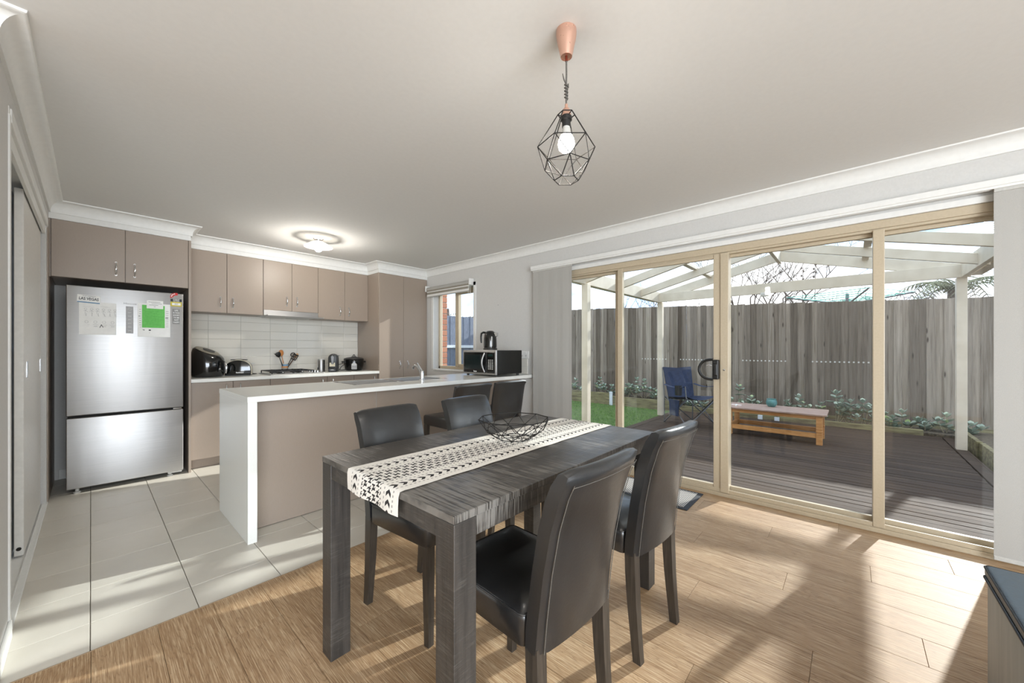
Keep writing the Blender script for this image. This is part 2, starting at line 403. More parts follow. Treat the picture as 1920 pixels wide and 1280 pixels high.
GREENPAPER = mat('green_paper', (104, 190, 92), 0.75, fn=speckle((100, 186, 88), (110, 196, 98), 60))
INK = mat('dark_ink', (52, 54, 58), 0.7, fn=speckle((48, 50, 54), (58, 60, 64), 80))
INKLIGHT = mat('pale_ink', (150, 150, 150), 0.7, fn=speckle((140, 140, 140), (160, 160, 160), 80))
RED = mat('red_print', (200, 40, 40), 0.6, fn=speckle((194, 36, 36), (206, 46, 46), 50))
YELLOW = mat('yellow_print', (206, 190, 60), 0.6, fn=speckle((200, 184, 54), (212, 196, 66), 50))
BLUE = mat('blue_print', (96, 140, 176), 0.6, fn=speckle((90, 134, 170), (104, 148, 184), 50))
COPPER = mat('copper', (214, 172, 152), 0.36, 0.7, fn=lambda k: k.rough(k.math('MULTIPLY_ADD', k.noise(k.coord(), 60), 0.1, 0.24)))
WIRE = mat('black_wire', (26, 24, 22), 0.6, 0.0, spec=0.3, fn=speckle((22, 20, 18), (32, 30, 28), 200))
CORD = mat('braided_cord', (88, 84, 78), 0.8, fn=speckle((60, 56, 52), (110, 106, 100), 500))
def f_bulb(c, st):
    m = bpy.data.materials.new('glowing_bulb'); m.use_nodes = True; b = m.node_tree.nodes['Principled BSDF']
    b.inputs['Base Color'].default_value = (0.95, 0.94, 0.9, 1); b.inputs['Emission Color'].default_value = c; b.inputs['Emission Strength'].default_value = st
    return m
BULB = f_bulb((1.0, 0.95, 0.88, 1), 9.0)
FROST = mat('frosted_white_glass', (238, 236, 232), 0.35)
def f_frost():
    nt = FROST.node_tree; N = nt.nodes; tl = N.new('ShaderNodeBsdfTranslucent'); tl.inputs['Color'].default_value = (0.95, 0.94, 0.92, 1)
    mx = N.new('ShaderNodeMixShader'); mx.inputs[0].default_value = 0.65; b = N['Principled BSDF']; o = N['Material Output']
    nt.links.new(b.outputs[0], mx.inputs[1]); nt.links.new(tl.outputs[0], mx.inputs[2]); nt.links.new(mx.outputs[0], o.inputs['Surface'])
f_frost()
ORANGEW = mat('orange_wood', (196, 128, 66), 0.5, fn=speckle((182, 114, 54), (208, 142, 80), 5, 4, 0.05, cs=(20, 20, 2)))
BENCHW = mat('golden_pine', (190, 134, 78), 0.5, fn=speckle((172, 114, 60), (206, 152, 94), 4, 5, 0.1, cs=(30, 2, 30)))
BENCHT = mat('weathered_pine_top', (160, 132, 118), 0.5, fn=speckle((142, 114, 100), (176, 150, 136), 4, 5, 0.1, cs=(30, 2, 30)))
NAVY = mat('navy_canvas', (32, 42, 68), 0.8, fn=speckle((26, 36, 60), (38, 50, 78), 30, 4, 0.15))
GREYTUBE = mat('grey_steel_tube', (98, 98, 100), 0.4, 0.5, fn=speckle((90, 90, 92), (108, 108, 110), 60))
TEAL = mat('teal_glaze', (82, 130, 128), 0.3, fn=speckle((72, 118, 116), (96, 146, 142), 14))
TEALROPE = mat('teal_line', (60, 170, 150), 0.6, fn=speckle((54, 160, 140), (70, 180, 160), 60))
def f_brick(k):
    k.col(k.ramp(k.rand(), [(0, (146, 92, 70)), (0.5, (170, 112, 86)), (1, (188, 132, 104))])); k.bump(k.noise(k.coord(), 60, 4), 0.4, 0.004)
BRICK = mat('red_brick', (168, 110, 86), 0.9, fn=f_brick)
MORTAR = mat('mortar', (170, 162, 150), 0.95, fn=speckle((158, 150, 138), (182, 174, 162), 60))
BLUEGREY = mat('blue_grey_gate_timber', (104, 112, 128), 0.8, fn=speckle((86, 93, 108), (122, 130, 146), 4, 5, 0.2, cs=(30, 30, 2)))
CREAMREND = mat('pale_render', (206, 210, 214), 0.9, fn=speckle((200, 204, 208), (212, 216, 220), 30))
def f_mat(k):
    v = k.coord((1, 1, 1)); s = k.n('ShaderNodeSeparateXYZ'); k.l(v, s.inputs[0])
    a = k.math('FRACT', k.math('MULTIPLY', k.math('ADD', s.outputs['X'], s.outputs['Y']), 38)); b = k.math('FRACT', k.math('MULTIPLY', k.math('SUBTRACT', s.outputs['X'], s.outputs['Y']), 38))
    m = k.math('MAXIMUM', k.math('GREATER_THAN', a, 0.62), k.math('GREATER_THAN', b, 0.62))
    k.col(k.mix(m, C4(70, 68, 66), C4(170, 166, 160)))
MATT = mat('patterned_mat_pile', (120, 116, 110), 0.95, fn=f_mat)
MATEDGE = mat('mat_rubber_edge', (44, 46, 50), 0.8, fn=speckle((40, 42, 46), (50, 52, 56), 60))
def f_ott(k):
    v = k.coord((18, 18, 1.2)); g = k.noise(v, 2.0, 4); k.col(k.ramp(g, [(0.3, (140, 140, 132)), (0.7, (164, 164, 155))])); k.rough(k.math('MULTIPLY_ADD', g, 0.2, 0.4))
OTTSIDE = mat('sunlit_leather_side', (112, 112, 106), 0.5, fn=f_ott)  # same leather as the top, with sun and sheen put into the colour
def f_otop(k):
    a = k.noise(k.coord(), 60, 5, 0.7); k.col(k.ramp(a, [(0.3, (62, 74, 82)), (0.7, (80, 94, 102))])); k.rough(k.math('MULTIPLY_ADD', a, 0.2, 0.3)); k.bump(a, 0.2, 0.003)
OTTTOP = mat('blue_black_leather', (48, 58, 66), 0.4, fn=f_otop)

# ------------------------------------------------------------------ room shell
W = 3.44           # inner face of the window wall
YB = 5.45          # kitchen back wall
floor = struct('floor', MB().box(-3.6, 3.6, -3.6, 2.25, -0.12, -0.006), OAKBASE)
floor2 = struct('floor', MB().box(-3.6, 3.6, 2.25, 5.6, -0.12, -0.006), GROUT)
# tiles: square grid, joints 3 mm
for i in range(-1, 12):
    for j in range(-1, 10):
        x0 = -0.002 + 0.3387*i; y0 = 2.483 + 0.339*j
        xa, xb, ya, yb = max(x0, -0.30), min(x0+0.3387, 3.44), max(y0, 2.252), min(y0+0.339, 5.42)
        if xb-xa < 0.02 or yb-ya < 0.02: continue
        if ya > 5.0 and xa > 0.3: continue
        if 3.0 < ya < 3.3 and xa > 0.7: continue
        mb = MB(); mb.box(xa+0.0016, xb-0.0016, ya+0.0016, yb-0.0016, -0.0058, 0.0, 0.0012, 1)
        struct('tile', mb, TILE, floor2)
# oak planks run along the window wall, ends staggered
pw, pl = 0.192, 1.28
k = 0
for i in range(-4, 18):
    xa = 0.0 + pw*i; off = (0.37*i*pl) % pl
    y = 2.25 + off - 2*pl
    ys = 2.25 - pl + off
    segs = []
    top = 2.248
    yy = ys
    while top > -1.2:
        segs.append((max(yy, -1.2), top)); top = yy - 0.0; yy -= pl
    for (ya, yb) in segs:
        if yb-ya < 0.03: continue
        mb = MB(); mb.box(xa+0.0006, min(xa+pw, 3.44)-0.0006, ya+0.0006, yb-0.0006, -0.0058, 0.0, 0.0008, 1)
        struct('plank', mb, OAK, floor)
struct('trim_1', MB().box(-0.30, 3.44, 2.2478, 2.2525, -0.004, 0.001), mat('floor_joint_strip', (150, 128, 100), 0.6, fn=speckle((144, 122, 94), (156, 134, 106), 60)))

struct('ceiling', MB().box(-3.6, 3.66, -3.6, 5.66, 2.40, 2.52), CEIL)
rw = MB(); rw.box(-3.6, -3.4, -3.6, -3.5, -0.01, 2.41).box(1.0, W+0.16, -3.6, -3.5, -0.01, 2.41).box(-3.4, 1.0, -3.6, -3.5, -0.01, 0.2).box(-3.4, 1.0, -3.6, -3.5, 2.3, 2.41)  # unseen rear wall, its opening made up for the added area lamp
struct('wall_rear', rw, WALL)
sw = MB(); sw.box(-3.6, -3.5, -3.6, 2.36, -0.01, 2.41)
struct('wall_far_left', sw, WALL)
struct('wall_back', MB().box(-0.40, 3.66, YB, YB+0.2, -0.02, 2.42), WALL)
wl = MB()
wl.box(-0.33, -0.230, 2.25, 2.63, 0, 2.41); wl.box(-0.33, -0.230, 4.62, YB+0.05, 0, 2.41); wl.box(-0.33, -0.230, 2.63, 4.62, 2.175, 2.41)
wl.box(-3.6, -0.33, 2.25, 2.36, -0.01, 2.41); wl.box(-0.98, -0.90, 2.36, YB+0.05, -0.01, 2.41)
struct('wall_left', wl, WALL)
# window wall: inner lining with openings
DY0, DY1 = -1.06, 2.42      # door opening
WY0, WY1, WZ0, WZ1 = 3.775, 4.66, 0.90, 2.06
wr = MB()
for (xa, xb) in ((W, W+0.16),):
    wr.box(xa, xb, -3.6, DY0, -0.02, 2.41); wr.box(xa, xb, DY0, DY1, 2.045, 2.41); wr.box(xa, xb, DY1, WY0, -0.02, 2.41)
    wr.box(xa, xb, WY0, WY1, -0.02, WZ0); wr.box(xa, xb, WY0, WY1, WZ1, 2.41); wr.box(xa, xb, WY1, YB+0.2, -0.02, 2.41)
struct('wall_right', wr, WALL)
# bulkheads over the cabinets
bh = MB(); bh.box(-0.229, 0.652, 4.80, YB, 2.259, 2.41); bh.box(0.652, 2.64, 5.14, YB, 2.259, 2.41); bh.box(2.64, W, 4.83, YB, 2.259, 2.41)
struct('trim_2', bh, WHITE)
# cove cornice following the walls and bulkheads
def cornice(path, prof, name):
    P = [Vector((x, y)) for x, y in path]; secs = []
    for i, p in enumerate(P):
        ds = []
        if i > 0: ds.append((P[i]-P[i-1]).normalized())
        if i < len(P)-1: ds.append((P[i+1]-P[i]).normalized())
        ns = [Vector((d.y, -d.x)) for d in ds]           # right hand side = into the room
        if len(ns) == 2: m = (ns[0]+ns[1]); m = m/ m.length * (1.0/max(0.3, (m/m.length).dot(ns[0])))
        else: m = ns[0]
        secs.append([(p.x+m.x*a, p.y+m.y*a, z) for a, z in prof])
    mb = MB(); mb.loft(secs); return struct(name, mb, WHITE, smooth=25)
cov = [(-0.004, 2.305), (0.010, 2.305), (0.012, 2.312)]
for q in range(0, 9):
    t = q/8*pi/2; cov.append((0.012+0.056*(1-cos(t)), 2.320+0.068*sin(t)))
cov += [(0.076, 2.392), (0.078, 2.402), (-0.004, 2.402)]
cornice([(-3.6, 2.25), (-0.228, 2.25), (-0.228, 4.80), (0.652, 4.80), (0.652, 5.14), (2.64, 5.14), (2.64, 4.83), (W, 4.83), (W, -3.6)], cov, 'trim_3')
struct('baseboard_right', MB().box(W-0.014, W, -3.5, DY0-0.06, 0, 0.075, 0.004).box(W-0.014, W, DY1+0.05, 2.93, 0, 0.075, 0.004), WHITE)
struct('baseboard_left', MB().box(-0.230, -0.219, 2.25, 2.605, 0, 0.075, 0.004).box(-3.5, -0.222, 2.238, 2.25, 0, 0.075, 0.004), WHITE)
struct('baseboard_back', MB().box(-0.20, -0.15, YB-0.014, YB, 0, 0.085, 0.004), WHITE)

# ---- left wall: sliding cupboard doors on a track
d2 = empty_struct('door_2', (-0.26, 3.6, 0))
struct('architrave', MB().box(-0.250, -0.2275, 2.606, 2.640, 0, 2.215, 0.002).box(-0.345, -0.224, 2.600, 2.634, 0, 2.18, 0.002), WHITE, d2)
struct('track', MB().box(-0.345, -0.222, 2.634, 4.66, 2.155, 2.215, 0.004).box(-0.250, -0.236, 2.64, 4.62, 2.09, 2.155), WHITE, d2)
struct('floor_track', MB().box(-0.345, -0.224, 2.634, 4.70, 0, 0.012, 0.003).box(-0.300, -0.296, 2.64, 4.66, 0.012, 0.018).box(-0.252, -0.248, 2.64, 4.66, 0.012, 0.018), WHITE, d2)
DOORW = mat('cupboard_door_white', (214, 212, 207), 0.42, fn=speckle((211, 209, 204), (218, 216, 211), 50))
pa = struct('sliding_panel', MB().box(-0.292, -0.257, 3.53, 4.60, 0.022, 2.12, 0.003), DOORW, d2)
struct('recessed_pull', MB().box(-0.2585, -0.255, 3.66, 3.70, 1.03, 1.13, 0.004).box(-0.2565, -0.2535, 3.667, 3.693, 1.045, 1.115, 0.003), CHROME, pa)
struct('recessed_pull', MB().box(-0.2585, -0.255, 4.54, 4.575, 1.03, 1.13, 0.004).box(-0.2565, -0.2535, 4.547, 4.568, 1.045, 1.115, 0.003), CHROME, pa)
struct('sliding_panel', MB().box(-0.338, -0.304, 2.64, 3.70, 0.022, 2.12, 0.003), DOORW, d2)
struct('wheel_bolt', MB().lathe([(0, -0.002), (0.010, -0.002), (0.010, 0.002), (0.005, 0.004), (0, 0.004)], n=14, M=Matrix.Translation((-0.275, 3.528, 0.062)) @ Matrix.Rotation(pi/2, 4, 'X')), SHADOWGAP, pa)

# ------------------------------------------------------------------ kitchen cabinets
def bow_handle(mb, x, y, z0, z1, proud=0.026):
    n = 9; pts = []
    for i in range(n):
        t = i/(n-1); pts.append((x, y - proud*sin(pi*t)**0.8, z0+(z1-z0)*t))
    mb.tube(pts, [0.0045+0.0025*sin(pi*i/(n-1)) for i in range(n)], 8)
    mb.lathe([(0, -0.004), (0.008, -0.004), (0.008, 0.004), (0, 0.004)], n=10, M=Matrix.Translation((x, y, z0)) @ Matrix.Rotation(pi/2, 4, 'X'))
    mb.lathe([(0, -0.004), (0.008, -0.004), (0.008, 0.004), (0, 0.004)], n=10, M=Matrix.Translation((x, y, z1)) @ Matrix.Rotation(pi/2, 4, 'X'))
    return mb
def cabinet(name, label, x0, x1, yf, yb, z0, z1, splits, handles, group, extra=None, kick=0.0):
    """doors: list of x limits; handles: (x, z0, z1) per door"""
    t = thing(name, label, 'cabinet', ((x0+x1)/2, yf, z0), 0, group)
    c = MB(); c.box(x0, x1, yf+0.021, yb, z0+kick, z1, 0.001, 1)
    if kick: c.box(x0+0.001, x1-0.001, yf+0.07, yb, 0.002, z0+kick)
    c.build('carcass', TAUPE, t)
    e = [x0]+splits+[x1]
    for i in range(len(e)-1):
        d = MB().box(e[i]+0.0016, e[i+1]-0.0016, yf, yf+0.019, z0+kick+0.001, z1-0.002, 0.0015, 1).build('door', TAUPE, t)
        if handles[i]: bow_handle(MB(), handles[i][0], yf, handles[i][1], handles[i][2]).build('handle', CHROME, d, smooth=50)
    return t
fc = cabinet('overhead_cabinet', 'deep taupe overhead cabinet with two doors above the steel fridge', -0.216, 0.632, 4.79, YB, 1.792, 2.257, [0.203], [(0.146, 1.85, 1.96), (0.262, 1.85, 1.96)], 'taupe overhead cabinets')
MB().box(0.633, 0.652, 4.788, YB, 0.0, 2.258, 0.001, 1).build('end_panel', TAUPE, fc)
MB().box(-0.2295, -0.2165, 4.80, YB-0.008, 1.79, 2.258).build('filler_strip', TAUPE, fc)
MB().box(-0.2295, -0.224, 4.665, YB-0.016, 0.0, 2.15).build('side_panel', TAUPE, fc)
cabinet('overhead_cabinet', 'taupe overhead cabinet left of the range hood, above the air fryer', 0.653, 1.349, 5.13, YB, 1.600, 2.257, [1.003], [(0.945, 1.665, 1.770), (1.058, 1.665, 1.770)], 'taupe overhead cabinets')
cabinet('overhead_cabinet', 'short taupe overhead cabinet directly above the steel range hood', 1.350, 1.961, 5.13, YB, 1.668, 2.257, [1.655], [(1.598, 1.732, 1.838), (1.711, 1.732, 1.838)], 'taupe overhead cabinets')
cabinet('overhead_cabinet', 'taupe overhead cabinet between the range hood and the tall pantry', 1.962, 2.639, 5.13, YB, 1.596, 2.257, [2.308], [(2.242, 1.660, 1.765), (2.362, 1.660, 1.765)], 'taupe overhead cabinets')
pan = cabinet('pantry_cabinet', 'tall taupe pantry cabinet with two full height doors beside the window', 2.641, 3.405, 4.82, YB-0.008, 0.0, 2.257, [3.022], [None, None], None, kick=0.10)
for d, hx in zip([o for o in pan.children if o.name.startswith('door')], (2.958, 3.088)):
    bow_handle(MB(), hx, 4.82, 0.93, 1.03, 0.03).build('handle', CHROME, d, smooth=50)
MB().box(3.4055, 3.4375, 4.836, YB-0.008, 0.0, 2.258).build('filler_strip', TAUPE, pan)
# base cabinets under the back bench
for i, (xa, xb, lab) in enumerate(((0.655, 1.001, 'taupe base cabinet next to the fridge, below the air fryer'), (1.002, 1.345, 'taupe base cabinet below the black toaster'),
        (1.346, 1.964, 'wide taupe base cabinet below the gas cooktop'), (1.965, 2.303, 'taupe base cabinet below the black coffee machine'), (2.304, 2.639, 'taupe base cabinet below the slow cooker, against the pantry'))):
    hx = xb-0.06 if i % 2 == 0 else xa+0.06
    b = cabinet('base_cabinet', lab, xa, xb, 4.85, YB, 0.0, 0.868, [], [None], 'taupe base cabinets under the back bench', kick=0.10)
    d = [o for o in b.children if o.name.startswith('door')][0]
    mb = MB()
    mb.tube([(hx, 4.85, 0.74), (hx, 4.832, 0.75), (hx, 4.824, 0.79), (hx, 4.832, 0.83), (hx, 4.85, 0.84)], 0.0055, 8); mb.build('handle', CHROME, d, smooth=50)
bt = MB().box(0.653, 2.6395, 4.81, YB-0.006, 0.870, 0.905, 0.003).build('benchtop', STONE)
tag(bt, 'long white stone benchtop along the tiled kitchen back wall', 'benchtop')
# splashback tiles (stacked)
sb = empty_struct('trim_4', (0.653, YB, 0.905))
struct('grout_bed', MB().box(0.653, 2.6395, YB-0.006, YB-0.0005, 0.905, 1.70), mat('pale_grout', (176, 172, 162), 0.9, fn=speckle((170, 166, 156), (182, 178, 168), 200)), sb)
xs = [0.653, 0.890] + [0.890+0.3088*i for i in range(1, 6)] + [2.6395]
zs = [0.905+0.1035*i for i in range(0, 8)]
tilemesh = {}
for i in range(len(xs)-1):
    for j in range(7):
        za, zb = zs[j], min(zs[j+1], 1.66)
        key = (round(xs[i+1]-xs[i], 4), round(zb-za, 4))
        if key not in tilemesh:
            w_, h_ = key; tilemesh[key] = MB().box(0.0014, w_-0.0014, -0.010, -0.004, 0.0014, h_-0.0014, 0.0016, 2).mesh('tile', SPLASH)
        o = link('tile', tilemesh[key], sb); o.location = (xs[i]-0.653, 0, za-0.905)
# range hood
h = thing('range_hood', 'slide-out stainless steel range hood under the short overhead cabinet', 'range hood', (1.655, 5.13, 1.60))
MB().box(1.352, 1.959, 5.118, YB-0.012, 1.598, 1.666, 0.002).build('body', STEEL, h)
MB().box(1.345, 1.965, 4.945, 5.118, 1.588, 1.600, 0.002).build('slide_out_visor', STEEL, h)
MB().box(1.40, 1.64, 5.12, 5.40, 1.592, 1.598).box(1.67, 1.91, 5.12, 5.40, 1.592, 1.598).build('grease_filter', LIGHTGREY, h)

# ------------------------------------------------------------------ fridge and what sticks to it
FX0, FX1, FY = -0.137, 0.592, 4.77
fr = thing('refrigerator', 'stainless steel two-door refrigerator with freezer drawer below, papers on its door', 'refrigerator', (0.23, 5.05, 0))
MB().box(FX0+0.006, FX1-0.006, FY+0.062, 5.40, 0.035, 1.715, 0.006).build('cabinet_body', DARKGREY, fr)
ud = MB().box(FX0, FX1, FY, FY+0.056, 0.650, 1.73, 0.006, 3).build('upper_door', STEEL, fr, smooth=40)
ld = MB().box(FX0, FX1, FY, FY+0.056, 0.045, 0.630, 0.006, 3).build('lower_door', STEEL, fr, smooth=40)
MB().box(FX0+0.008, FX1-0.01, FY+0.012, FY+0.05, 0.628, 0.652).build('grip_channel', SHADOWGAP, fr)
MB().box(FX1-0.075, FX1-0.012, FY-0.002, FY+0.03, 0.632, 0.647, 0.003).build('hinge', CHROME, fr)
for x in (FX0+0.06, FX1-0.09): MB().lathe([(0, 0), (0.022, 0), (0.022, 0.012), (0.012, 0.018), (0.012, 0.05), (0, 0.05)], (x, FY+0.05, 0.0), 14).build('foot', LIGHTGREY, fr)
MB().box(FX1-0.11, FX1-0.01, FY+0.01, FY+0.06, 0.03, 0.044, 0.002).build('bottom_hinge', LIGHTGREY, fr)
cp = MB().box(0.206, 0.253, FY-0.0015, FY+0.001, 1.342, 1.582, 0.0008, 1).build('control_panel', mat('panel_grey', (150, 149, 148), 0.4, fn=speckle((146, 145, 144), (154, 153, 152), 60)), ud)
pmk = MB()
for i in range(6): pmk.box(0.219, 0.240, FY-0.0022, FY-0.0014, 1.365+0.032*i, 1.369+0.032*i)
pmk.tube([(0.2295+0.010*cos(a*pi/6), FY-0.002, 1.556+0.010*sin(a*pi/6)) for a in range(12)], 0.0008, 4, True)
pmk.tube([(0.2295+0.008*cos(a*pi/6), FY-0.002, 1.356+0.008*sin(a*pi/6)) for a in range(12)], 0.0008, 4, True)
pmk.build('panel_marks', LIGHTGREY, ud)['kind'] = 'stuff'
lettering('brand_lettering', 'Hisense', 0.026, facing_front(0.232, FY-0.0008, 1.606), INKLIGHT, ud)
# licence plate style magnet
def sheet(name, label, cat, x0, x1, z0, z1, m, y, curl=0.0, group=None):
    """thin sheet with a slightly lifted lower corner"""
    nx, nz = 8, 8; V = []; F = []
    for j in range(nz+1):
        for i in range(nx+1):
            u, v = i/nx, j/nz; lift = curl*max(0, (1-u*0.9-v*1.6))**2
            V.append((x0+(x1-x0)*u, y-lift, z0+(z1-z0)*v))
    for j in range(nz):
        for i in range(nx): a = j*(nx+1)+i; F.append((a, a+1, a+nx+2, a+nx+1))
    n = len(V); V2 = V+[(p[0], p[1]+0.0006, p[2]) for p in V]; F2 = F+[tuple(n+q for q in reversed(f)) for f in F]
    t = thing(name, label, cat, ((x0+x1)/2, y, z0), 0, group)
    return t, MB().quads(V2, F2).build('sheet', m, t)
pp, ps = sheet('paper_sheet', 'white paper with rows of small line drawings on the fridge door', 'paper', -0.067, 0.147, 1.325, 1.600, PAPER, FY-0.0012, 0.012)
dr = MB(); rnd = random.Random(3); yd = FY-0.0022
def stroke(pts, r=0.0006): dr.tube([(x, yd, z) for x, z in pts], r, 4)
for i in range(6):
    cx = -0.03+0.034*i; cz = 1.525
    stroke([(cx+0.008*cos(a*pi/5), cz+0.014+0.008*sin(a*pi/5)) for a in range(11)])
    stroke([(cx, cz+0.006), (cx+rnd.uniform(-.006, .006), cz-0.018), (cx+rnd.uniform(-.012, .012), cz-0.044)]); stroke([(cx-0.012, cz-0.004), (cx, cz), (cx+0.012, cz-0.008)])
    stroke([(cx+0.004, cz-0.018), (cx+rnd.uniform(0, .012), cz-0.044)])
for i in range(4):
    cx = -0.025+0.05*i; cz = 1.42
    stroke([(cx+0.010*cos(a*pi/5), cz+0.012+0.010*sin(a*pi/5)) for a in range(11)]); stroke([(cx-0.016, cz-0.010), (cx+0.016, cz-0.012)]); stroke([(cx-0.01, cz-0.024), (cx+0.012, cz-0.024)], 0.001)
stroke([(0.055, 1.566), (0.11, 1.562)], 0.0005); stroke([(-0.045, 1.560), (0.02, 1.557)], 0.0004)
dr.build('line_drawings', INKLIGHT, pp)['kind'] = 'stuff'
bk = MB(); yd2 = FY-0.0024; bk.box(-0.036, -0.014, yd2, yd2+0.0004, 1.389, 1.393); bk.bar((0.050, yd2, 1.385), (0.060, yd2, 1.412), 0.004, 0.0005, up=(0, 1, 0)); bk.bar((0.070, yd2, 1.388), (0.060, yd2, 1.408), 0.004, 0.0005, up=(0, 1, 0)); bk.build('bold_marks', INK, pp)['kind'] = 'stuff'
lp = thing('plate_magnet', 'LAS VEGAS licence plate magnet at the top left of the fridge door', 'magnet', (-0.012, FY-0.004, 1.62), 0)
Rl = Matrix.Translation((-0.012, FY-0.004, 1.622)) @ Matrix.Rotation(radians(3), 4, 'Y')
MB().box(-0.066, 0.066, -0.0015, 0.0015, -0.033, 0.033, 0.001, 1, M=Rl).build('plate', PAPER, lp)
MB().box(-0.064, 0.064, -0.0022, -0.0012, -0.032, -0.024, M=Rl).build('blue_band', BLUE, lp)
lettering('lettering', 'LAS VEGAS', 0.032, Rl @ Matrix.Translation((0, -0.002, 0.001)) @ Matrix.Rotation(pi/2, 4, 'X'), INK, lp, bold=0.0006, sx=0.72)
lettering('small_lettering', 'WHAT HAPPENS IN', 0.0085, Rl @ Matrix.Translation((0, -0.002, 0.025)) @ Matrix.Rotation(pi/2, 4, 'X'), INK, lp)
nt_, _ = sheet('notice_sheet', 'white printed notice behind the green sheet on the fridge door', 'paper', 0.280, 0.498, 1.314, 1.620, PAPER, FY-0.0012, 0.004)
ln = MB()
for i in range(9): ln.box(0.290, 0.302, FY-0.0022, FY-0.0016, 1.40+0.02*i, 1.402+0.02*i); ln.box(0.468, 0.486, FY-0.0022, FY-0.0016, 1.41+0.018*i, 1.412+0.018*i)
ln.box(0.31, 0.324, FY-0.0024, FY-0.0016, 1.372, 1.380); ln.box(0.352, 0.366, FY-0.0024, FY-0.0016, 1.370, 1.381); ln.box(0.31, 0.36, FY-0.0022, FY-0.0016, 1.350, 1.3525); ln.box(0.286, 0.294, FY-0.0024, FY-0.0016, 1.498, 1.503); ln.box(0.464, 0.484, FY-0.0024, FY-0.0016, 1.490, 1.495)
ln.build('print_lines', INK, nt_)['kind'] = 'stuff'
gs, _ = sheet('green_note', 'bright green note sheet on the right of the fridge door', 'paper', 0.308, 0.460, 1.398, 1.604, GREENPAPER, FY-0.0030, 0.003)
gl_ = MB(); rnd = random.Random(5)
for i in range(9): gl_.box(0.322, 0.38+rnd.uniform(0, 0.06), FY-0.0038, FY-0.0034, 1.425+0.015*i, 1.4265+0.015*i)
gl_.build('handwriting', mat('green_ink', (70, 146, 66), 0.7, fn=speckle((66, 140, 62), (76, 152, 72), 60)), gs)
cd, _ = sheet('appointment_card', 'small white card pinned over the green note on the fridge', 'card', 0.338, 0.449, 1.574, 1.648, PAPER, FY-0.0046, 0.0)
cl_ = MB()
for i, (a, b) in enumerate(((0.35, 0.43), (0.37, 0.44), (0.355, 0.415), (0.385, 0.398))): cl_.box(a, b, FY-0.0054, FY-0.005, 1.632-0.014*i, 1.6345-0.014*i)
cl_.build('print_lines', INK, cd)['kind'] = 'stuff'
el = thing('energy_label', 'red and yellow star rating label in the fridge door corner', 'label', (0.538, FY-0.002, 1.665))
MB().prism([(0.498, 1.684), (0.498, 1.700)] + [(0.541-0.043*cos(a*pi/16), 1.700+0.036*sin(a*pi/16)) for a in range(1, 10)] + [(0.553-0.0*0, 1.716)] + [(0.541-0.022*cos(a*pi/16), 1.694+0.018*sin(a*pi/16)) for a in range(9, -1, -1)], 'y', FY-0.0022, FY-0.001).build('star_arc', RED, el)
st = MB()
for i in range(4):
    a = 0.12+0.36*i; st.lathe([(0, -0.0003), (0.0052, -0.0003), (0.0052, 0.0003), (0, 0.0003)], n=5, M=Matrix.Translation((0.540-0.033*cos(a), FY-0.0026, 1.698+0.028*sin(a))) @ Matrix.Rotation(pi/2, 4, 'X'))
st.build('star', PAPER, el)
MB().box(0.500, 0.580, FY-0.002, FY-0.001, 1.652, 1.678).build('black_band', INK, el)
lettering('lettering', 'ENERGY\nRATING', 0.0125, facing_front(0.541, FY-0.0026, 1.665), PAPER, el, bold=0.0003)
MB().box(0.500, 0.580, FY-0.002, FY-0.001, 1.608, 1.650).build('yellow_band', YELLOW, el)
MB().box(0.510, 0.572, FY-0.0025, FY-0.0015, 1.618, 1.640, 0.0004, 1).build('white_box', PAPER, el)
lettering('number', '307', 0.018, facing_front(0.541, FY-0.003, 1.629), INK, el)
gm = thing('quote_magnet', 'small grey magnet with white words under the star rating label', 'magnet', (0.540, FY-0.003, 1.443))
MB().box(0.514, 0.566, FY-0.004, FY, 1.442, 1.582, 0.001, 1).build('plate', mat('magnet_grey', (128, 127, 125), 0.5, fn=speckle((122, 121, 119), (134, 133, 131), 60)), gm)
for i, s_ in enumerate(('LIFE', 'IS TOO', 'SHORT', 'TO BE', 'NOT', 'HAPPY')):
    lettering('words', s_, 0.018, facing_front(0.541, FY-0.0044, 1.568-0.0225*i), PAPER, gm, bold=0.0003, sx=0.8)

# ------------------------------------------------------------------ island bench
isl = thing('island_bench', 'white waterfall-ended kitchen island with taupe front panels', 'kitchen island', (0.64, 2.75, 0))
IX0, IY0, IY1 = 0.640, 2.752, 3.515
MB().box(IX0+0.002, IX0+0.052, IY0, IY1, 0.0, 0.872, 0.002).build('waterfall_end', STONE, isl)
tp = MB()   # top with the sink cut out
SX0, SX1, SY0, SY1 = 1.465, 2.39, 3.06, 3.43
tp.box(IX0, SX0, IY0, IY1, 0.872, 0.907, 0.0015, 1).box(SX1, W-0.002, IY0, IY1, 0.872, 0.907, 0.0015, 1).box(SX0-0.003, SX1+0.003, IY0, SY0, 0.872, 0.907, 0.0015, 1).box(SX0-0.003, SX1+0.003, SY1, IY1, 0.872, 0.907, 0.0015, 1)
tp.build('benchtop', STONE, isl)
for a, b in ((IX0+0.053, 1.592), (1.594, 2.52), (2.522, W-0.015)): MB().box(a+0.001, b-0.001, 2.95, 2.968, 0.004, 0.871, 0.001, 1).build('panel', TAUPE, isl)
MB().box(IX0+0.053, W-0.01, 3.44, 3.46, 0.1, 0.871).build('rear_panel', TAUPE, isl)
MB().box(1.5925, 1.5935, 2.9505, 2.953, 0.004, 0.871).build('joint_strip', WHITE, isl)
sk = thing('kitchen_sink', 'stainless steel sink with ribbed drainer set into the island', 'sink', (1.93, 3.25, 0.905))
rim = MB(); rz = 0.9085
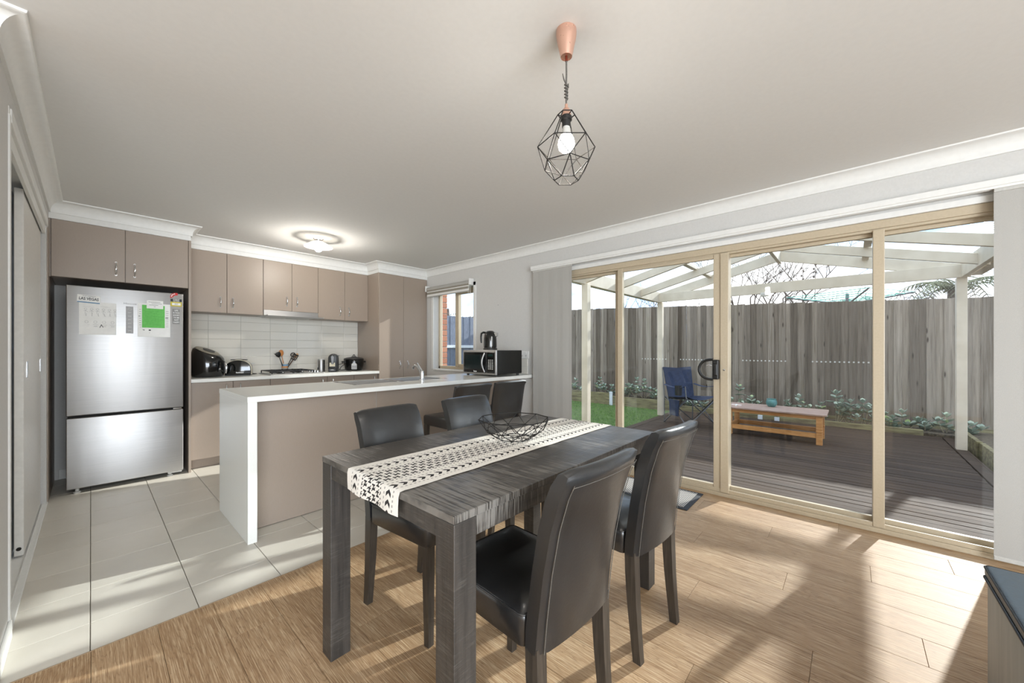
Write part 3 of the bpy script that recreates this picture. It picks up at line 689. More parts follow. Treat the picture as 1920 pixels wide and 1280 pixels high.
rim.box(1.445, 2.41, 3.04, 3.065, 0.906, rz, 0.001, 1).box(1.445, 2.41, 3.425, 3.45, 0.906, rz, 0.001, 1).box(1.445, 1.47, 3.04, 3.45, 0.906, rz, 0.001, 1).box(2.385, 2.41, 3.04, 3.45, 0.906, rz, 0.001, 1).box(1.905, 1.935, 3.05, 3.44, 0.900, rz, 0.001, 1)
rim.build('rim', CHROME, sk)
def bowl(x0, x1, y0, y1, z0, z1, t=0.002):
    m = MB(); m.box(x0, x1, y0, y1, z0, z0+t).box(x0, x0+t, y0, y1, z0, z1).box(x1-t, x1, y0, y1, z0, z1).box(x0, x1, y0, y0+t, z0, z1).box(x0, x1, y1-t, y1, z0, z1); return m
bowl(1.937, 2.383, 3.067, 3.423, 0.745, 0.906).build('basin', STEEL, sk)
dn = MB(); dn.box(1.472, 1.903, 3.067, 3.423, 0.898, 0.901)
for i in range(12): dn.box(1.50, 1.88, 3.09+0.028*i, 3.098+0.028*i, 0.901, 0.9045, 0.001, 1)
dn.build('drainer', STEEL, sk)
MB().lathe([(0, 0), (0.03, 0), (0.03, 0.004), (0.018, 0.005), (0.016, 0.012), (0, 0.014)], (2.16, 3.245, 0.748), 18).build('plug', CHROME, sk, smooth=40)
tpd = thing('mixer_tap', 'chrome mixer tap with raised lever at the island sink edge', 'tap', (2.09, 3.02, 0.907))
m = MB(); m.lathe([(0, 0), (0.026, 0), (0.026, 0.006), (0.021, 0.010), (0.021, 0.085), (0.018, 0.092), (0, 0.094)], (2.09, 3.02, 0.907), 20); m.build('body', CHROME, tpd, smooth=40)
MB().tube([(2.09, 3.02, 0.965), (2.085, 3.045, 1.000), (2.078, 3.075, 1.035), (2.072, 3.105, 1.045), (2.068, 3.125, 1.035), (2.066, 3.135, 1.012)], [0.014, 0.013, 0.012, 0.012, 0.012, 0.011], 12).build('spout', CHROME, tpd, smooth=60)
MB().bar((2.09, 3.015, 0.998), (2.062, 3.055, 1.072), 0.020, 0.008, bev=0.003).build('lever', CHROME, tpd)

# ------------------------------------------------------------------ sliding glass door
d1 = empty_struct('door_1', (W+0.05, 0.7, 0))
fm = MB(); fm.box(W+0.004, W+0.115, DY0, DY1, 1.992, 2.045, 0.003).box(W+0.012, W+0.10, DY0, DY1, 1.975, 1.992, 0.002)
struct('head_frame', fm, BEIGE, d1)
sl = MB(); sl.box(W-0.004, W+0.125, DY0, DY1, 0.0, 0.030, 0.003).box(W+0.004, W+0.022, DY0, DY1, 0.03, 0.060, 0.003).box(W+0.045, W+0.055, DY0, DY1, 0.03, 0.046).box(W+0.085, W+0.11, DY0, DY1, 0.03, 0.050, 0.002)
struct('sill', sl, BEIGE, d1)
for (ya, yb) in ((DY0, DY0+0.04), (DY1-0.04, DY1)): struct('jamb', MB().box(W+0.004, W+0.115, ya, yb, 0.03, 1.992, 0.003), BEIGE, d1)
def stile(ya, yb, xa, xb): return struct('stile', MB().box(xa, xb, ya, yb, 0.034, 1.985, 0.004), BEIGE, d1)
stile(1.652, 1.702, W+0.006, W+0.05); stile(1.698, 1.748, W+0.05, W+0.09)
stile(0.792, 0.848, W+0.006, W+0.046); stile(0.735, 0.795, W-0.004, W+0.09)
stile(-0.165, -0.108, W+0.000, W+0.09)
for (ya, yb, x) in ((1.748, 2.38, W+0.07), (0.848, 1.652, W+0.028), (-0.108, 0.735, W+0.07), (-1.02, -0.165, W+0.07)):
    struct('bottom_rail', MB().box(x-0.016, x+0.016, ya, yb, 0.034, 0.082, 0.003), BEIGE, d1)
    struct('top_rail', MB().box(x-0.016, x+0.016, ya, yb, 1.952, 1.985, 0.003), BEIGE, d1)
ringme = MB()
V = []; F = []
for a in range(16):
    t = 2*pi*a/16; ro = 0.0115 if a % 2 == 0 else 0.0078
    V += [(0, ro*cos(t), ro*sin(t)), (0, 0.0044*cos(t), 0.0044*sin(t)), (0.0012, ro*cos(t), ro*sin(t)), (0.0012, 0.0044*cos(t), 0.0044*sin(t))]
for a in range(16):
    b = (a+1) % 16; F += [(4*a, 4*b, 4*b+1, 4*a+1), (4*a+2, 4*a+3, 4*b+3, 4*b+2)]
ringme = ringme.quads(V, F).mesh('decal', DECAL)
for (ya, yb, x, ys) in ((1.748, 2.38, W+0.07, [2.245-0.0545*i for i in range(9)]), (0.848, 1.652, W+0.028, [1.537-0.049*i for i in range(12)]),
        (-0.108, 0.735, W+0.07, [0.590-0.0506*i for i in range(12)]), (-1.02, -0.165, W+0.07, [-0.288-0.0493*i for i in range(14)])):
    g = struct('glass_pane', MB().box(x-0.003, x+0.003, ya-0.004, yb+0.004, 0.078, 1.956), GLASS, d1)
    for y in ys:
        if ya+0.01 < y < yb-0.01:
            o = link('decal', ringme, g); o.location = (x-0.0045, y, 1.023)
hd = MB(); hp = []
for q in range(15):
    t = -pi/2+pi*q/14; hp.append((W-0.035, 0.842+0.105*cos(t)**0.8 if cos(t) > 0 else 0.842, 1.035+0.082*sin(t)))
hd.tube(hp, 0.011, 10); hh = hd.build('pull_handle', BLACK, d1, smooth=60); hh['kind'] = 'structure'
lk = MB(); lk.box(W-0.040, W+0.008, 0.800, 0.846, 0.955, 1.115, 0.008).box(W-0.052, W-0.036, 0.806, 0.838, 0.985, 1.085, 0.008); lkk = lk.build('lock_body', BLACK, d1); lkk['kind'] = 'structure'
tt = MB(); tt.tube([(W-0.045, 0.845, 1.065), (W-0.05, 0.87, 1.072), (W-0.05, 0.886, 1.064)], 0.004, 8); tk = tt.build('snib', CHROME, d1, smooth=60); tk['kind'] = 'structure'
sc_ = MB().lathe([(0, 0), (0.009, 0), (0.007, 0.004), (0, 0.005)], n=14, M=Matrix.Translation((W-0.005, 0.765, 1.033)) @ Matrix.Rotation(-pi/2, 4, 'Y')).build('lock_cylinder', CHROME, d1); sc_['kind'] = 'structure'
struct('trim_5', MB().box(W-0.012, W, -1.3, 2.72, 2.045, 2.085, 0.003), WHITE)
# brick reveal outside
# panel blinds
bt_ = thing('blind_track', 'white panel blind track above the sliding glass door', 'blind track', (3.40, 0.6, 2.11))
MB().box(3.365, 3.425, -1.60, 2.735, 2.112, 2.150, 0.003).box(3.372, 3.378, -1.60, 2.735, 2.098, 2.112).box(3.398, 3.404, -1.60, 2.735, 2.098, 2.112).build('rail', WHITE, bt_)
for y in (-0.4, 0.1, 0.75, 1.4, 2.0): MB().box(3.380, 3.44, y-0.012, y+0.012, 2.150, 2.160, 0.002).build('bracket', LIGHTGREY, bt_)
def blind(label, y0, y1, x):
    b = thing('panel_blind', label, 'blind', (x, (y0+y1)/2, 0.03), 0, 'panel blinds at the glass door')
    mb = MB(); n = 14
    V = []; F = []
    for i in range(n+1):
        y = y0+(y1-y0)*i/n
        for z in (0.03, 2.085): V.append((x+0.0012*sin(i*1.7), y, z))
    for i in range(n): a = 2*i; F.append((a, a+2, a+3, a+1))
    k_ = len(V); V += [(p[0]+0.0012, p[1], p[2]) for p in V[:k_]]; F += [tuple(k_+q for q in reversed(f)) for f in F[:n]]
    for i in range(n): F += [(2*i, 2*i+2, k_+2*i+2, k_+2*i), (2*i+1, 2*i+3, k_+2*i+3, k_+2*i+1)]
    mb.quads(V, F).build('fabric_panel', BLINDF, b)
    MB().box(x-0.006, x+0.007, y0, y1, 2.080, 2.108, 0.002).build('carrier', LIGHTGREY, b)
    MB().box(x-0.004, x+0.005, y0, y1, 0.022, 0.045, 0.002).build('bottom_weight', LIGHTGREY, b)
    return b
blind('grey fabric panel blind drawn open at the kitchen end of the glass door', 2.190, 2.712, 3.385)
blind('grey fabric panel blind at the right end of the glass door, above the ottoman', -1.25, -0.598, 3.385)

# ------------------------------------------------------------------ kitchen window
w1 = empty_struct('window_1', (W+0.08, 4.2, WZ0))
struct('architrave', MB().box(W-0.012, W, WY0-0.05, WY0, WZ0+0.01, WZ1+0.05, 0.003).box(W-0.012, W, WY1, WY1+0.05, WZ0+0.01, WZ1+0.05, 0.003).box(W-0.012, W, WY0-0.05, WY1+0.05, WZ1, WZ1+0.05, 0.003), WHITE, w1)
struct('sill', MB().box(W-0.015, W+0.10, WY0-0.01, WY1+0.01, WZ0-0.012, WZ0+0.012, 0.003), WHITE, w1)
fr_ = MB(); xa, xb = W+0.085, W+0.13
for (ya, yb, za, zb) in ((WY0, WY0+0.035, WZ0+0.012, WZ1), (WY1-0.035, WY1, WZ0+0.012, WZ1), (WY0, WY1, WZ0+0.012, WZ0+0.055), (WY0, WY1, WZ1-0.04, WZ1)): fr_.box(xa, xb, ya, yb, za, zb, 0.003)
struct('window_frame', fr_, BEIGE, w1)
struct('mullion', MB().box(xa-0.008, xb, 4.185, 4.255, WZ0+0.05, WZ1-0.03, 0.003), BEIGE, w1)
struct('sash_rail', MB().box(xa-0.006, xb-0.02, WY0+0.03, 4.19, WZ0+0.055, WZ0+0.09, 0.003).box(xa-0.006, xb-0.02, WY0+0.03, 4.19, WZ1-0.075, WZ1-0.04, 0.003), BEIGE, w1)
struct('glass_pane', MB().box(xb-0.018, xb-0.013, 4.25, WY1-0.03, WZ0+0.05, WZ1-0.035), GLASS, w1)
struct('glass_pane', MB().box(xb-0.036, xb-0.031, WY0+0.03, 4.19, WZ0+0.085, WZ1-0.07), GLASS, w1)
rb = thing('roller_blind', 'double layered roller blind rolled up at the kitchen window', 'blind', (3.40, 4.2, 2.02))
MB().tube([(3.395, 3.795, 2.10), (3.395, 4.75, 2.10)], 0.030, 18).build('roll', BLINDF, rb, smooth=60)
MB().box(3.374, 3.378, 3.80, 4.745, 1.985, 2.10).build('hanging_hem', WHITE, rb)
BL2 = mat('blind_dark_band', (140, 134, 122), 0.85, fn=speckle((134, 128, 116), (146, 140, 128), 300))
for z in (2.062, 2.018): MB().box(3.3705, 3.3735, 3.80, 4.745, z, z+0.030).build('fabric_band', BL2, rb)
MB().box(3.366, 3.382, 3.80, 4.745, 1.978, 1.992, 0.003).build('bottom_rail', LIGHTGREY, rb)
for y in (3.772, 4.755): MB().box(3.36, 3.439, y, y+0.022, 2.065, 2.150, 0.004).build('bracket', WHITE, rb)
cz = MB(); cz.tube([(3.385, 3.785, 2.07-0.02*i) for i in range(8)] + [(3.378, 3.800, 1.92), (3.372, 3.808, 1.94)] + [(3.37, 3.808, 1.94+0.02*i) for i in range(1, 7)], 0.0022, 6); cz.build('bead_chain', WHITE, rb)
# outside wall: brick pier seen through the window
bw = empty_struct('trim_6', (3.62, 4.78, 0))
struct('mortar_core', MB().box(3.612, 3.708, 4.698, 5.5, -0.1, 2.5), MORTAR, bw)
brm = MB().box(-0.055, 0.055, 0.0, 0.230, -0.038, 0.038, 0.004, 1).mesh('brick', BRICK)
brh = MB().box(-0.055, 0.055, 0.0, 0.110, -0.038, 0.038, 0.004, 1).mesh('brick', BRICK)
for j in range(29):
    z = -0.01+0.086*j; ys = [0.0, 0.24, 0.48] if j % 2 else [0.0, 0.12, 0.36, 0.60]
    for i, yy in enumerate(ys):
        o = link('brick', brh if (j % 2 == 0 and i == 0) else brm, bw); o.location = (3.66-3.62, 4.69+yy-4.78, z)

# wall fittings
for (nm, lab, ya, yb, za, zb) in (('power_outlet', 'white double power outlet on the wall behind the microwave', 2.816, 2.956, 1.092, 1.180),):
    p = thing(nm, lab, 'power outlet', (W, (ya+yb)/2, za))
    MB().box(W-0.010, W-0.0005, ya, yb, za, zb, 0.003).build('plate', WHITE, p)
    for y in (ya+0.04, yb-0.04):
        MB().box(W-0.013, W-0.009, y-0.008, y+0.008, zb-0.026, zb-0.012, 0.001).build('switch', WHITE, p)
        MB().bar((W-0.0105, y-0.008, za+0.040), (W-0.0105, y-0.004, za+0.030), 0.0015, 0.003).bar((W-0.0105, y+0.008, za+0.040), (W-0.0105, y+0.004, za+0.030), 0.0015, 0.003).bar((W-0.0105, y, za+0.026), (W-0.0105, y, za+0.016), 0.0015, 0.003).build('socket_slots', SHADOWGAP, p)
us = empty_struct('trim_7', (W, 2.9, 0.907))
for i in range(8):
    for j in range(2):
        ya = 2.832+0.115*i; za = 0.908+0.091*j
        if ya+0.115 > 3.76: continue
        struct('tile', MB().box(W-0.008, W-0.0005, ya+0.001, ya+0.114, za+0.001, za+0.090, 0.0015, 1), SPLASH, us)
struct('trim_8', MB().lathe([(0, 0), (0.004, 0), (0.003, 0.003), (0, 0.003)], n=10, M=Matrix.Translation((W-0.0005, 3.32, 1.76)) @ Matrix.Rotation(-pi/2, 4, 'Y')), DARKGREY)

# ------------------------------------------------------------------ appliances on the benches
mw = thing('microwave', 'black and steel microwave oven on the island below the kettle', 'microwave', (3.08, 3.05, 0.907))
MB().box(2.885, 3.29, 2.80, 3.318, 0.930, 1.190, 0.005).build('case', mat('microwave_black', (20, 20, 18), 0.3, fn=speckle((18, 18, 16), (24, 24, 21), 60)), mw)
MB().box(2.860, 2.887, 2.792, 3.326, 0.924, 1.195, 0.010, 3).build('front_frame', STEEL, mw, smooth=40)
mdo = MB().box(2.855, 2.862, 2.935, 3.305, 0.945, 1.170, 0.004).build('door', BLACKGLOSS, mw)
MB().box(2.8535, 2.8555, 3.02, 3.28, 0.985, 1.140, 0.001, 1).build('window', mat('microwave_window', (24, 34, 34), 0.06, fn=f_blk), mdo)
hp = [(2.856, 2.962, 0.955)] + [(2.855-0.030*sin(pi*q/8), 2.962+0.012*sin(pi*q/8), 0.955+0.205*q/8) for q in range(1, 8)] + [(2.856, 2.962, 1.160)]
MB().tube(hp, 0.009, 10).build('door_handle', STEEL, mdo, smooth=60)
mcp = MB().box(2.855, 2.862, 2.812, 2.930, 0.945, 1.170, 0.004).build('control_panel', BLACKGLOSS, mw)
bts = MB()
for i in range(3):
    for j in range(7): bts.box(2.8530, 2.8552, 2.832+0.028*i, 2.850+0.028*i, 0.985+0.016*j, 0.993+0.016*j)
bo = bts.build('button_markings', LIGHTGREY, mcp); bo['kind'] = 'stuff'
MB().box(2.8532, 2.8552, 2.84, 2.905, 1.125, 1.150).build('display', mat('display_dark', (30, 50, 46), 0.2, fn=f_blk), mcp)
lettering('brand_lettering', 'Sanyo', 0.022, facing_left(2.8525, 3.11, 0.9585), PAPER, mdo, bold=0.0006)
for x in (2.91, 3.25):
    for y in (2.83, 3.29): MB().lathe([(0, 0), (0.014, 0), (0.016, 0.022), (0, 0.022)], (x, y, 0.9075), 12).build('foot', BLACK, mw)
kt = thing('electric_kettle', 'tall gloss black electric kettle standing on the microwave', 'kettle', (3.06, 3.08, 1.195))
kx, ky, kz = 3.06, 3.08, 1.1955
MB().lathe([(0, 0), (0.080, 0), (0.082, 0.010), (0.078, 0.018), (0, 0.018)], (kx, ky, kz), 24).build('power_base', BLACK, kt, smooth=40)
MB().lathe([(0, 0.019), (0.074, 0.019), (0.077, 0.05), (0.074, 0.12), (0.068, 0.17), (0.058, 0.197), (0.045, 0.208), (0, 0.212)], (kx, ky, kz), 28).build('body', BLACKGLOSS, kt, smooth=50)
MB().lathe([(0, 0.206), (0.040, 0.206), (0.038, 0.214), (0.012, 0.219), (0, 0.219)], (kx, ky, kz), 20).build('lid', BLACK, kt, smooth=40)
hv = Vector((-0.42, 0.90, 0)).normalized()
MB().tube([(kx+hv.x*a, ky+hv.y*a, kz+z) for a, z in ((0.055, 0.195), (0.085, 0.200), (0.108, 0.188), (0.113, 0.15), (0.112, 0.10), (0.108, 0.078))], [0.012, 0.012, 0.012, 0.011, 0.010, 0.008], 10).build('handle', BLACK, kt, smooth=60)
MB().prism([(-0.018, 0.150), (0.018, 0.150), (0.026, 0.196), (-0.026, 0.196)], 'y', 0.052, 0.092, 0.004, M=Matrix.Translation((kx, ky, kz)) @ Matrix.Rotation(atan2(-hv.y, -hv.x)-pi/2, 4, 'Z')).build('spout', CHROME, kt)
MB().box(-0.006, 0.006, -0.079, -0.070, 0.04, 0.15, 0.002, M=Matrix.Translation((kx, ky, kz)) @ Matrix.Rotation(-0.55, 4, 'Z')).build('water_gauge', LIGHTGREY, kt)

# air fryer
af = thing('air_fryer', 'gloss black air fryer with silver handle, against the fridge panel', 'air fryer', (0.83, 5.12, 0.905))
ax, ay, az = 0.835, 5.13, 0.9055
def ell(cx, cy, z, rx, ry, tilt=0.0, n=28): return [(cx+rx*cos(2*pi*j/n), cy+ry*sin(2*pi*j/n), z+tilt*rx*cos(2*pi*j/n)*-1+tilt*0.8*ry*sin(2*pi*j/n)) for j in range(n)]
secs = [ell(ax, ay, az+z, rx, ry, t) for z, rx, ry, t in ((0.0, 0.118, 0.118, 0), (0.008, 0.135, 0.135, 0), (0.06, 0.146, 0.146, 0), (0.14, 0.150, 0.150, 0.04), (0.22, 0.142, 0.142, 0.16), (0.262, 0.126, 0.126, 0.30), (0.276, 0.108, 0.108, 0.34))]
MB().loft(secs).build('body', BLACKGLOSS, af, smooth=50)
MB().loft([ell(ax, ay, az+0.2765, 0.106, 0.106, 0.34), ell(ax, ay, az+0.284, 0.100, 0.100, 0.34), ell(ax, ay, az+0.286, 0.084, 0.084, 0.34)]).build('top_plate', mat('warm_grey_trim', (150, 144, 128), 0.35, 0.4, fn=speckle((144, 138, 122), (156, 150, 134), 60)), af, smooth=40)
MB().loft([ell(ax+0.01, ay-0.01, az+0.2835, 0.052, 0.040, 0.34), ell(ax+0.01, ay-0.01, az+0.2905, 0.048, 0.036, 0.34)]).build('control_display', DARKGREY, af, smooth=40)
fd = Vector((0.60, -0.80, 0)).normalized(); sd = Vector((0.80, 0.60, 0))
Mf = Matrix.Translation((ax+fd.x*0.148, ay+fd.y*0.148, az)) @ Matrix.Rotation(atan2(fd.y, fd.x)+pi/2, 4, 'Z')
hb = MB(); hb.tube([(0, 0.012, 0.165), (0, -0.018, 0.168), (0, -0.042, 0.150), (0, -0.052, 0.10), (0, -0.046, 0.045)], [0.013, 0.014, 0.015, 0.014, 0.011], 10, M=Mf); hb.build('basket_handle', BLACK, af, smooth=60)
MB().tube([(0, -0.036, 0.158), (0, -0.056, 0.145), (0, -0.068, 0.10), (0, -0.060, 0.04)], [0.006, 0.012, 0.012, 0.007], 10, M=Mf).build('handle_inlay', CHROME, af, smooth=60)
dl = MB()
for i in range(8): dl.box(-0.085+0.012*i, -0.079+0.012*i, 0.006, 0.010, 0.135, 0.138+0.003*(i % 3), M=Mf)
do = dl.build('panel_markings', LIGHTGREY, af); do['kind'] = 'stuff'
# toaster
to = thing('toaster', 'rounded gloss black toaster with cream side band beside the air fryer', 'toaster', (1.12, 5.18, 0.905))
tx, ty, tz = 1.125, 5.175, 0.906
def arch(w, hgt, n=18): return [(-w, 0.010)] + [(-w*cos(pi*i/n)*1.0, 0.055+(hgt-0.055)*sin(pi*i/n)**0.75) for i in range(n+1)] + [(w, 0.010)]
Mt = Matrix.Translation((tx, ty, tz)) @ Matrix.Rotation(radians(-22), 4, 'Z')
MB().prism([(x, z) for x, z in arch(0.120, 0.172)], 'y', -0.082, -0.040, 0.004, M=Mt).build('front_shell', BLACKGLOSS, to, smooth=30)
MB().prism([(x, z) for x, z in arch(0.124, 0.178)], 'y', -0.040, 0.000, 0.002, M=Mt).build('band', mat('cream_band', (196, 188, 166), 0.4, fn=speckle((190, 182, 160), (202, 194, 172), 50)), to, smooth=30)
MB().prism([(x, z) for x, z in arch(0.120, 0.172)], 'y', 0.000, 0.082, 0.004, M=Mt).build('rear_shell', BLACKGLOSS, to, smooth=30)
for y in (-0.026, 0.026): MB().box(-0.075, 0.075, y-0.012, y+0.012, 0.1725, 0.1800, 0.001, 1, M=Mt).build('slot', SHADOWGAP, to)
MB().box(0.118, 0.150, -0.030, -0.010, 0.128, 0.140, 0.003, M=Mt).build('lever', LIGHTGREY, to)
MB().box(-0.118, 0.118, -0.080, 0.080, 0.0, 0.012, 0.003, M=Mt).build('base', BLACK, to)
lettering('brand_lettering', 'Sunbeam', 0.020, Mt @ Matrix.Translation((0.02, -0.0832, 0.035)) @ Matrix.Rotation(pi/2, 4, 'X'), PAPER, to, bold=0.0006)
cdp = MB(); cdp.tube([(1.235, 5.22, 0.930), (1.26, 5.24, 0.9095), (1.30, 5.27, 0.909), (1.33, 5.32, 0.909), (1.31, 5.39, 0.909), (1.28, 5.435, 0.97)], 0.0035, 8)
cdp.build('power_cord', BLACK, to, smooth=60)
# gas cooktop
ck = thing('gas_cooktop', 'stainless gas cooktop with black trivets in the back bench', 'cooktop', (1.655, 5.13, 0.905))
MB().box(1.362, 1.950, 4.900, 5.365, 0.9055, 0.915, 0.004).build('tray', STEEL, ck)
for (bx, by, br) in ((1.50, 5.02, 0.034), (1.50, 5.25, 0.046), (1.72, 5.25, 0.040), (1.72, 5.04, 0.034)):
    bu = MB().lathe([(0, 0.915), (br+0.008, 0.915), (br+0.008, 0.922), (br, 0.926), (br*0.9, 0.934), (0, 0.935)], (bx, by, 0), 20).build('burner', BLACK, ck, smooth=40)
for (x0_, x1_) in ((1.385, 1.605), (1.615, 1.835)):
    g = MB(); z = 0.944
    for x in (x0_, x1_): g.bar((x, 4.935, z), (x, 5.345, z), 0.010, 0.010)
    for y in (4.935, 5.14, 5.345): g.bar((x0_, y, z), (x1_, y, z), 0.010, 0.010)
    xm = (x0_+x1_)/2; g.bar((xm, 4.935, z+0.002), (xm, 4.99, z+0.002), 0.008, 0.010); g.bar((xm, 5.06, z+0.002), (xm, 5.21, z+0.002), 0.008, 0.010); g.bar((xm, 5.29, z+0.002), (xm, 5.345, z+0.002), 0.008, 0.010)
    for x in (x0_, x1_):
        for y in (4.94, 5.34): g.bar((x, y, 0.915), (x, y, z), 0.010, 0.010)
    g.build('trivet', BLACK, ck)
for i in range(4): MB().lathe([(0, 0), (0.020, 0), (0.018, 0.020), (0.012, 0.024), (0, 0.024)], (1.893, 4.965+0.085*i, 0.9152), 16).build('knob', CHROME, ck, smooth=40)
# utensils
uc = thing('utensil_holder', 'patterned utensil jar standing behind the cooktop', 'utensil holder', (1.66, 5.405, 0.905))
ux, uy, uz = 1.66, 5.402, 0.9056
MB().lathe([(0, 0), (0.033, 0), (0.036, 0.004), (0.036, 0.116), (0.034, 0.116), (0.034, 0.006), (0, 0.006)], (ux, uy, uz), 22).build('jar', mat('clear_jar', (196, 190, 176), 0.15, fn=speckle((186, 180, 166), (206, 200, 186), 30)), uc, smooth=40)
jb = MB()
for i, (z0_, m_) in enumerate(((0.03, INK), (0.06, ORANGEW), (0.085, BLUE))):
    MB().lathe([(0.0362, z0_), (0.0372, z0_), (0.0372, z0_+0.018), (0.0362, z0_+0.018)], (ux, uy, uz), 22).build('printed_band', m_, uc)
def utensil(name, label, mat_, handle_mat, top, base=(0, 0, 0.012), head=None):
    t = thing(name, label, 'utensil', (ux, uy, uz+0.012), 0, 'kitchen utensils in the jar')
    b = Vector((ux+base[0], uy+base[1], uz+base[2])); e = Vector(top)
    MB().tube([b, b.lerp(e, 0.5), e], [0.0045, 0.005, 0.004], 8).build('handle', handle_mat, t, smooth=60)
    d = (e-b).normalized(); x = Vector((0, -1, 0)).cross(d).normalized(); R = Matrix((x, d.cross(x), d)).transposed().to_4x4(); R.translation = e
    mb = MB(); head(mb, R); mb.build('head', mat_, t, smooth=50)
def spoon_head(mb, R):
    mb.lathe([(0, 0), (0.010, 0.004), (0.022, 0.022), (0.026, 0.045), (0.020, 0.072), (0, 0.082)], n=16, M=R @ Matrix.Diagonal((1, 0.32, 1, 1)))
def server_head(mb, R):
    mb.lathe([(0, 0), (0.014, 0.006), (0.030, 0.03), (0.032, 0.055), (0.02, 0.068), (0, 0.07)], n=16, M=R @ Matrix.Diagonal((1, 0.4, 1, 1)))
    for i in range(5): mb.tube([(-0.028+0.014*i, -0.008, 0.045), (-0.030+0.015*i, -0.020, 0.058), (-0.031+0.0155*i, -0.038, 0.055)], [0.004, 0.0035, 0.002], 6, M=R)
def ring_head(mb, R):
    mb.tube([(0.026*cos(2*pi*i/16), 0, 0.028+0.026*sin(2*pi*i/16)) for i in range(16)], 0.005, 8, True, M=R)
    for z in (0.018, 0.034): mb.tube([(-0.024, 0, z), (0.024, 0, z)], 0.0028, 6, M=R)
def turner_head(mb, R):
    for x in (-0.030, -0.012, 0.006, 0.024): mb.box(x, x+0.009, -0.002, 0.002, 0.004, 0.068, M=R)
    mb.box(-0.030, 0.033, -0.002, 0.002, -0.004, 0.006, M=R); mb.box(-0.030, 0.033, -0.002, 0.002, 0.062, 0.076, M=R)
def spat_head(mb, R): mb.box(-0.013, 0.013, -0.003, 0.003, 0, 0.060, 0.006, M=R)
utensil('pasta_server', 'black toothed pasta server leaning left out of the utensil jar', BLACK, BLACK, (1.585, 5.36, 1.100), head=server_head)
utensil('wooden_spoon', 'orange wooden spoon leaning left in the utensil jar', ORANGEW, ORANGEW, (1.622, 5.385, 1.115), head=spoon_head)
utensil('slotted_ladle', 'black round slotted ladle leaning right in the utensil jar', BLACK, BLACK, (1.735, 5.375, 1.105), head=ring_head)
utensil('slotted_turner', 'black slotted turner crossing under the ladle, leaning right', BLACK, BLACK, (1.738, 5.345, 1.070), head=turner_head)
utensil('wooden_spatula', 'pale narrow wooden spatula leaning furthest right in the utensil jar', mat('pale_wood', (206, 160, 110), 0.5, fn=speckle((196, 148, 98), (216, 172, 122), 8)), ORANGEW, (1.772, 5.385, 1.095), head=spat_head)
# canister, coffee machine, slow cooker
cn = thing('steel_canister', 'brushed steel milk frother jug left of the coffee machine', 'canister', (2.045, 5.21, 0.905))
MB().lathe([(0, 0), (0.044, 0), (0.045, 0.004), (0.045, 0.150), (0.042, 0.156), (0, 0.156)], (2.035, 5.22, 0.9056), 24).build('body', STEEL, cn, smooth=40)
MB().lathe([(0, 0.156), (0.043, 0.156), (0.043, 0.166), (0.036, 0.171), (0, 0.171)], (2.035, 5.22, 0.9056), 24).build('lid', LIGHTGREY, cn, smooth=40)
MB().box(1.985, 1.994, 5.200, 5.216, 0.935, 0.962, 0.002).build('spigot', BLACK, cn)
co = thing('coffee_machine', 'narrow charcoal capsule coffee machine with arched top', 'coffee machine', (2.15, 5.16, 0.905))
Mc = Matrix.Translation((2.165, 5.16, 0.906)) @ Matrix.Rotation(radians(-28), 4, 'Z')
def arch2(w, hgt, n=14): return [(-w, 0.0)] + [(-w*cos(pi*i/n), hgt-w+w*sin(pi*i/n)) for i in range(n+1)] + [(w, 0.0)]
MB().prism(arch2(0.058, 0.235), 'y', -0.02, 0.14, 0.004, M=Mc).build('body', DARKGREY, co, smooth=30)
MB().prism(arch2(0.050, 0.228), 'y', -0.075, -0.019, 0.004, M=Mc @ Matrix.Translation((0, 0, 0))).build('brew_head', mat('charcoal_front', (40, 40, 39), 0.4, fn=speckle((36, 36, 35), (46, 46, 45), 60)), co, smooth=30)
MB().prism([(-0.014, 0.10), (0.014, 0.10), (0.022, 0.20), (-0.002, 0.215), (-0.020, 0.20)], 'y', -0.090, -0.074, 0.003, M=Mc).build('lever_front', BLACKGLOSS, co)
MB().box(-0.036, 0.030, -0.080, -0.074, 0.068, 0.118, 0.001, 1, M=Mc).build('label_plate', mat('cream_label', (214, 206, 180), 0.6, fn=speckle((208, 200, 174), (220, 212, 186), 60)), co)
MB().box(-0.045, 0.045, -0.120, -0.070, 0.0, 0.042, 0.005, M=Mc).build('drip_tray', BLACK, co)
MB().box(-0.018, 0.018, -0.122, -0.119, 0.022, 0.030, M=Mc).build('tray_badge', LIGHTGREY, co)
MB().box(0.030, 0.075, -0.01, 0.03, 0.205, 0.213, 0.002, M=Mc).build('lever', BLACK, co)
so = thing('slow_cooker', 'round black slow cooker with white button panel next to the pantry', 'slow cooker', (2.49, 5.20, 0.905))
qx, qy, qz = 2.478, 5.22, 0.9056
MB().lathe([(0, 0), (0.105, 0), (0.112, 0.008), (0.128, 0.09), (0.132, 0.155), (0.128, 0.160), (0, 0.160)], (qx, qy, qz), 30).build('pot', mat('slow_cooker_black', (18, 18, 18), 0.25, fn=f_blk), so, smooth=50)
ld_ = MB().lathe([(0.0, 0.162), (0.130, 0.162), (0.128, 0.168), (0.09, 0.180), (0.03, 0.188), (0, 0.189)], (qx, qy, qz), 30).build('lid', DARKGREY, so, smooth=50)
kb = MB(); kb.lathe([(0, 0.188), (0.034, 0.188), (0.034, 0.194), (0, 0.196)], (qx, qy, qz), 18); kb.tube([(qx+0.014*cos(t*pi/8), qy, qz+0.196+0.024*sin(t*pi/8)) for t in range(9)], 0.005, 8); kb.build('lid_knob', BLACK, ld_, smooth=50)
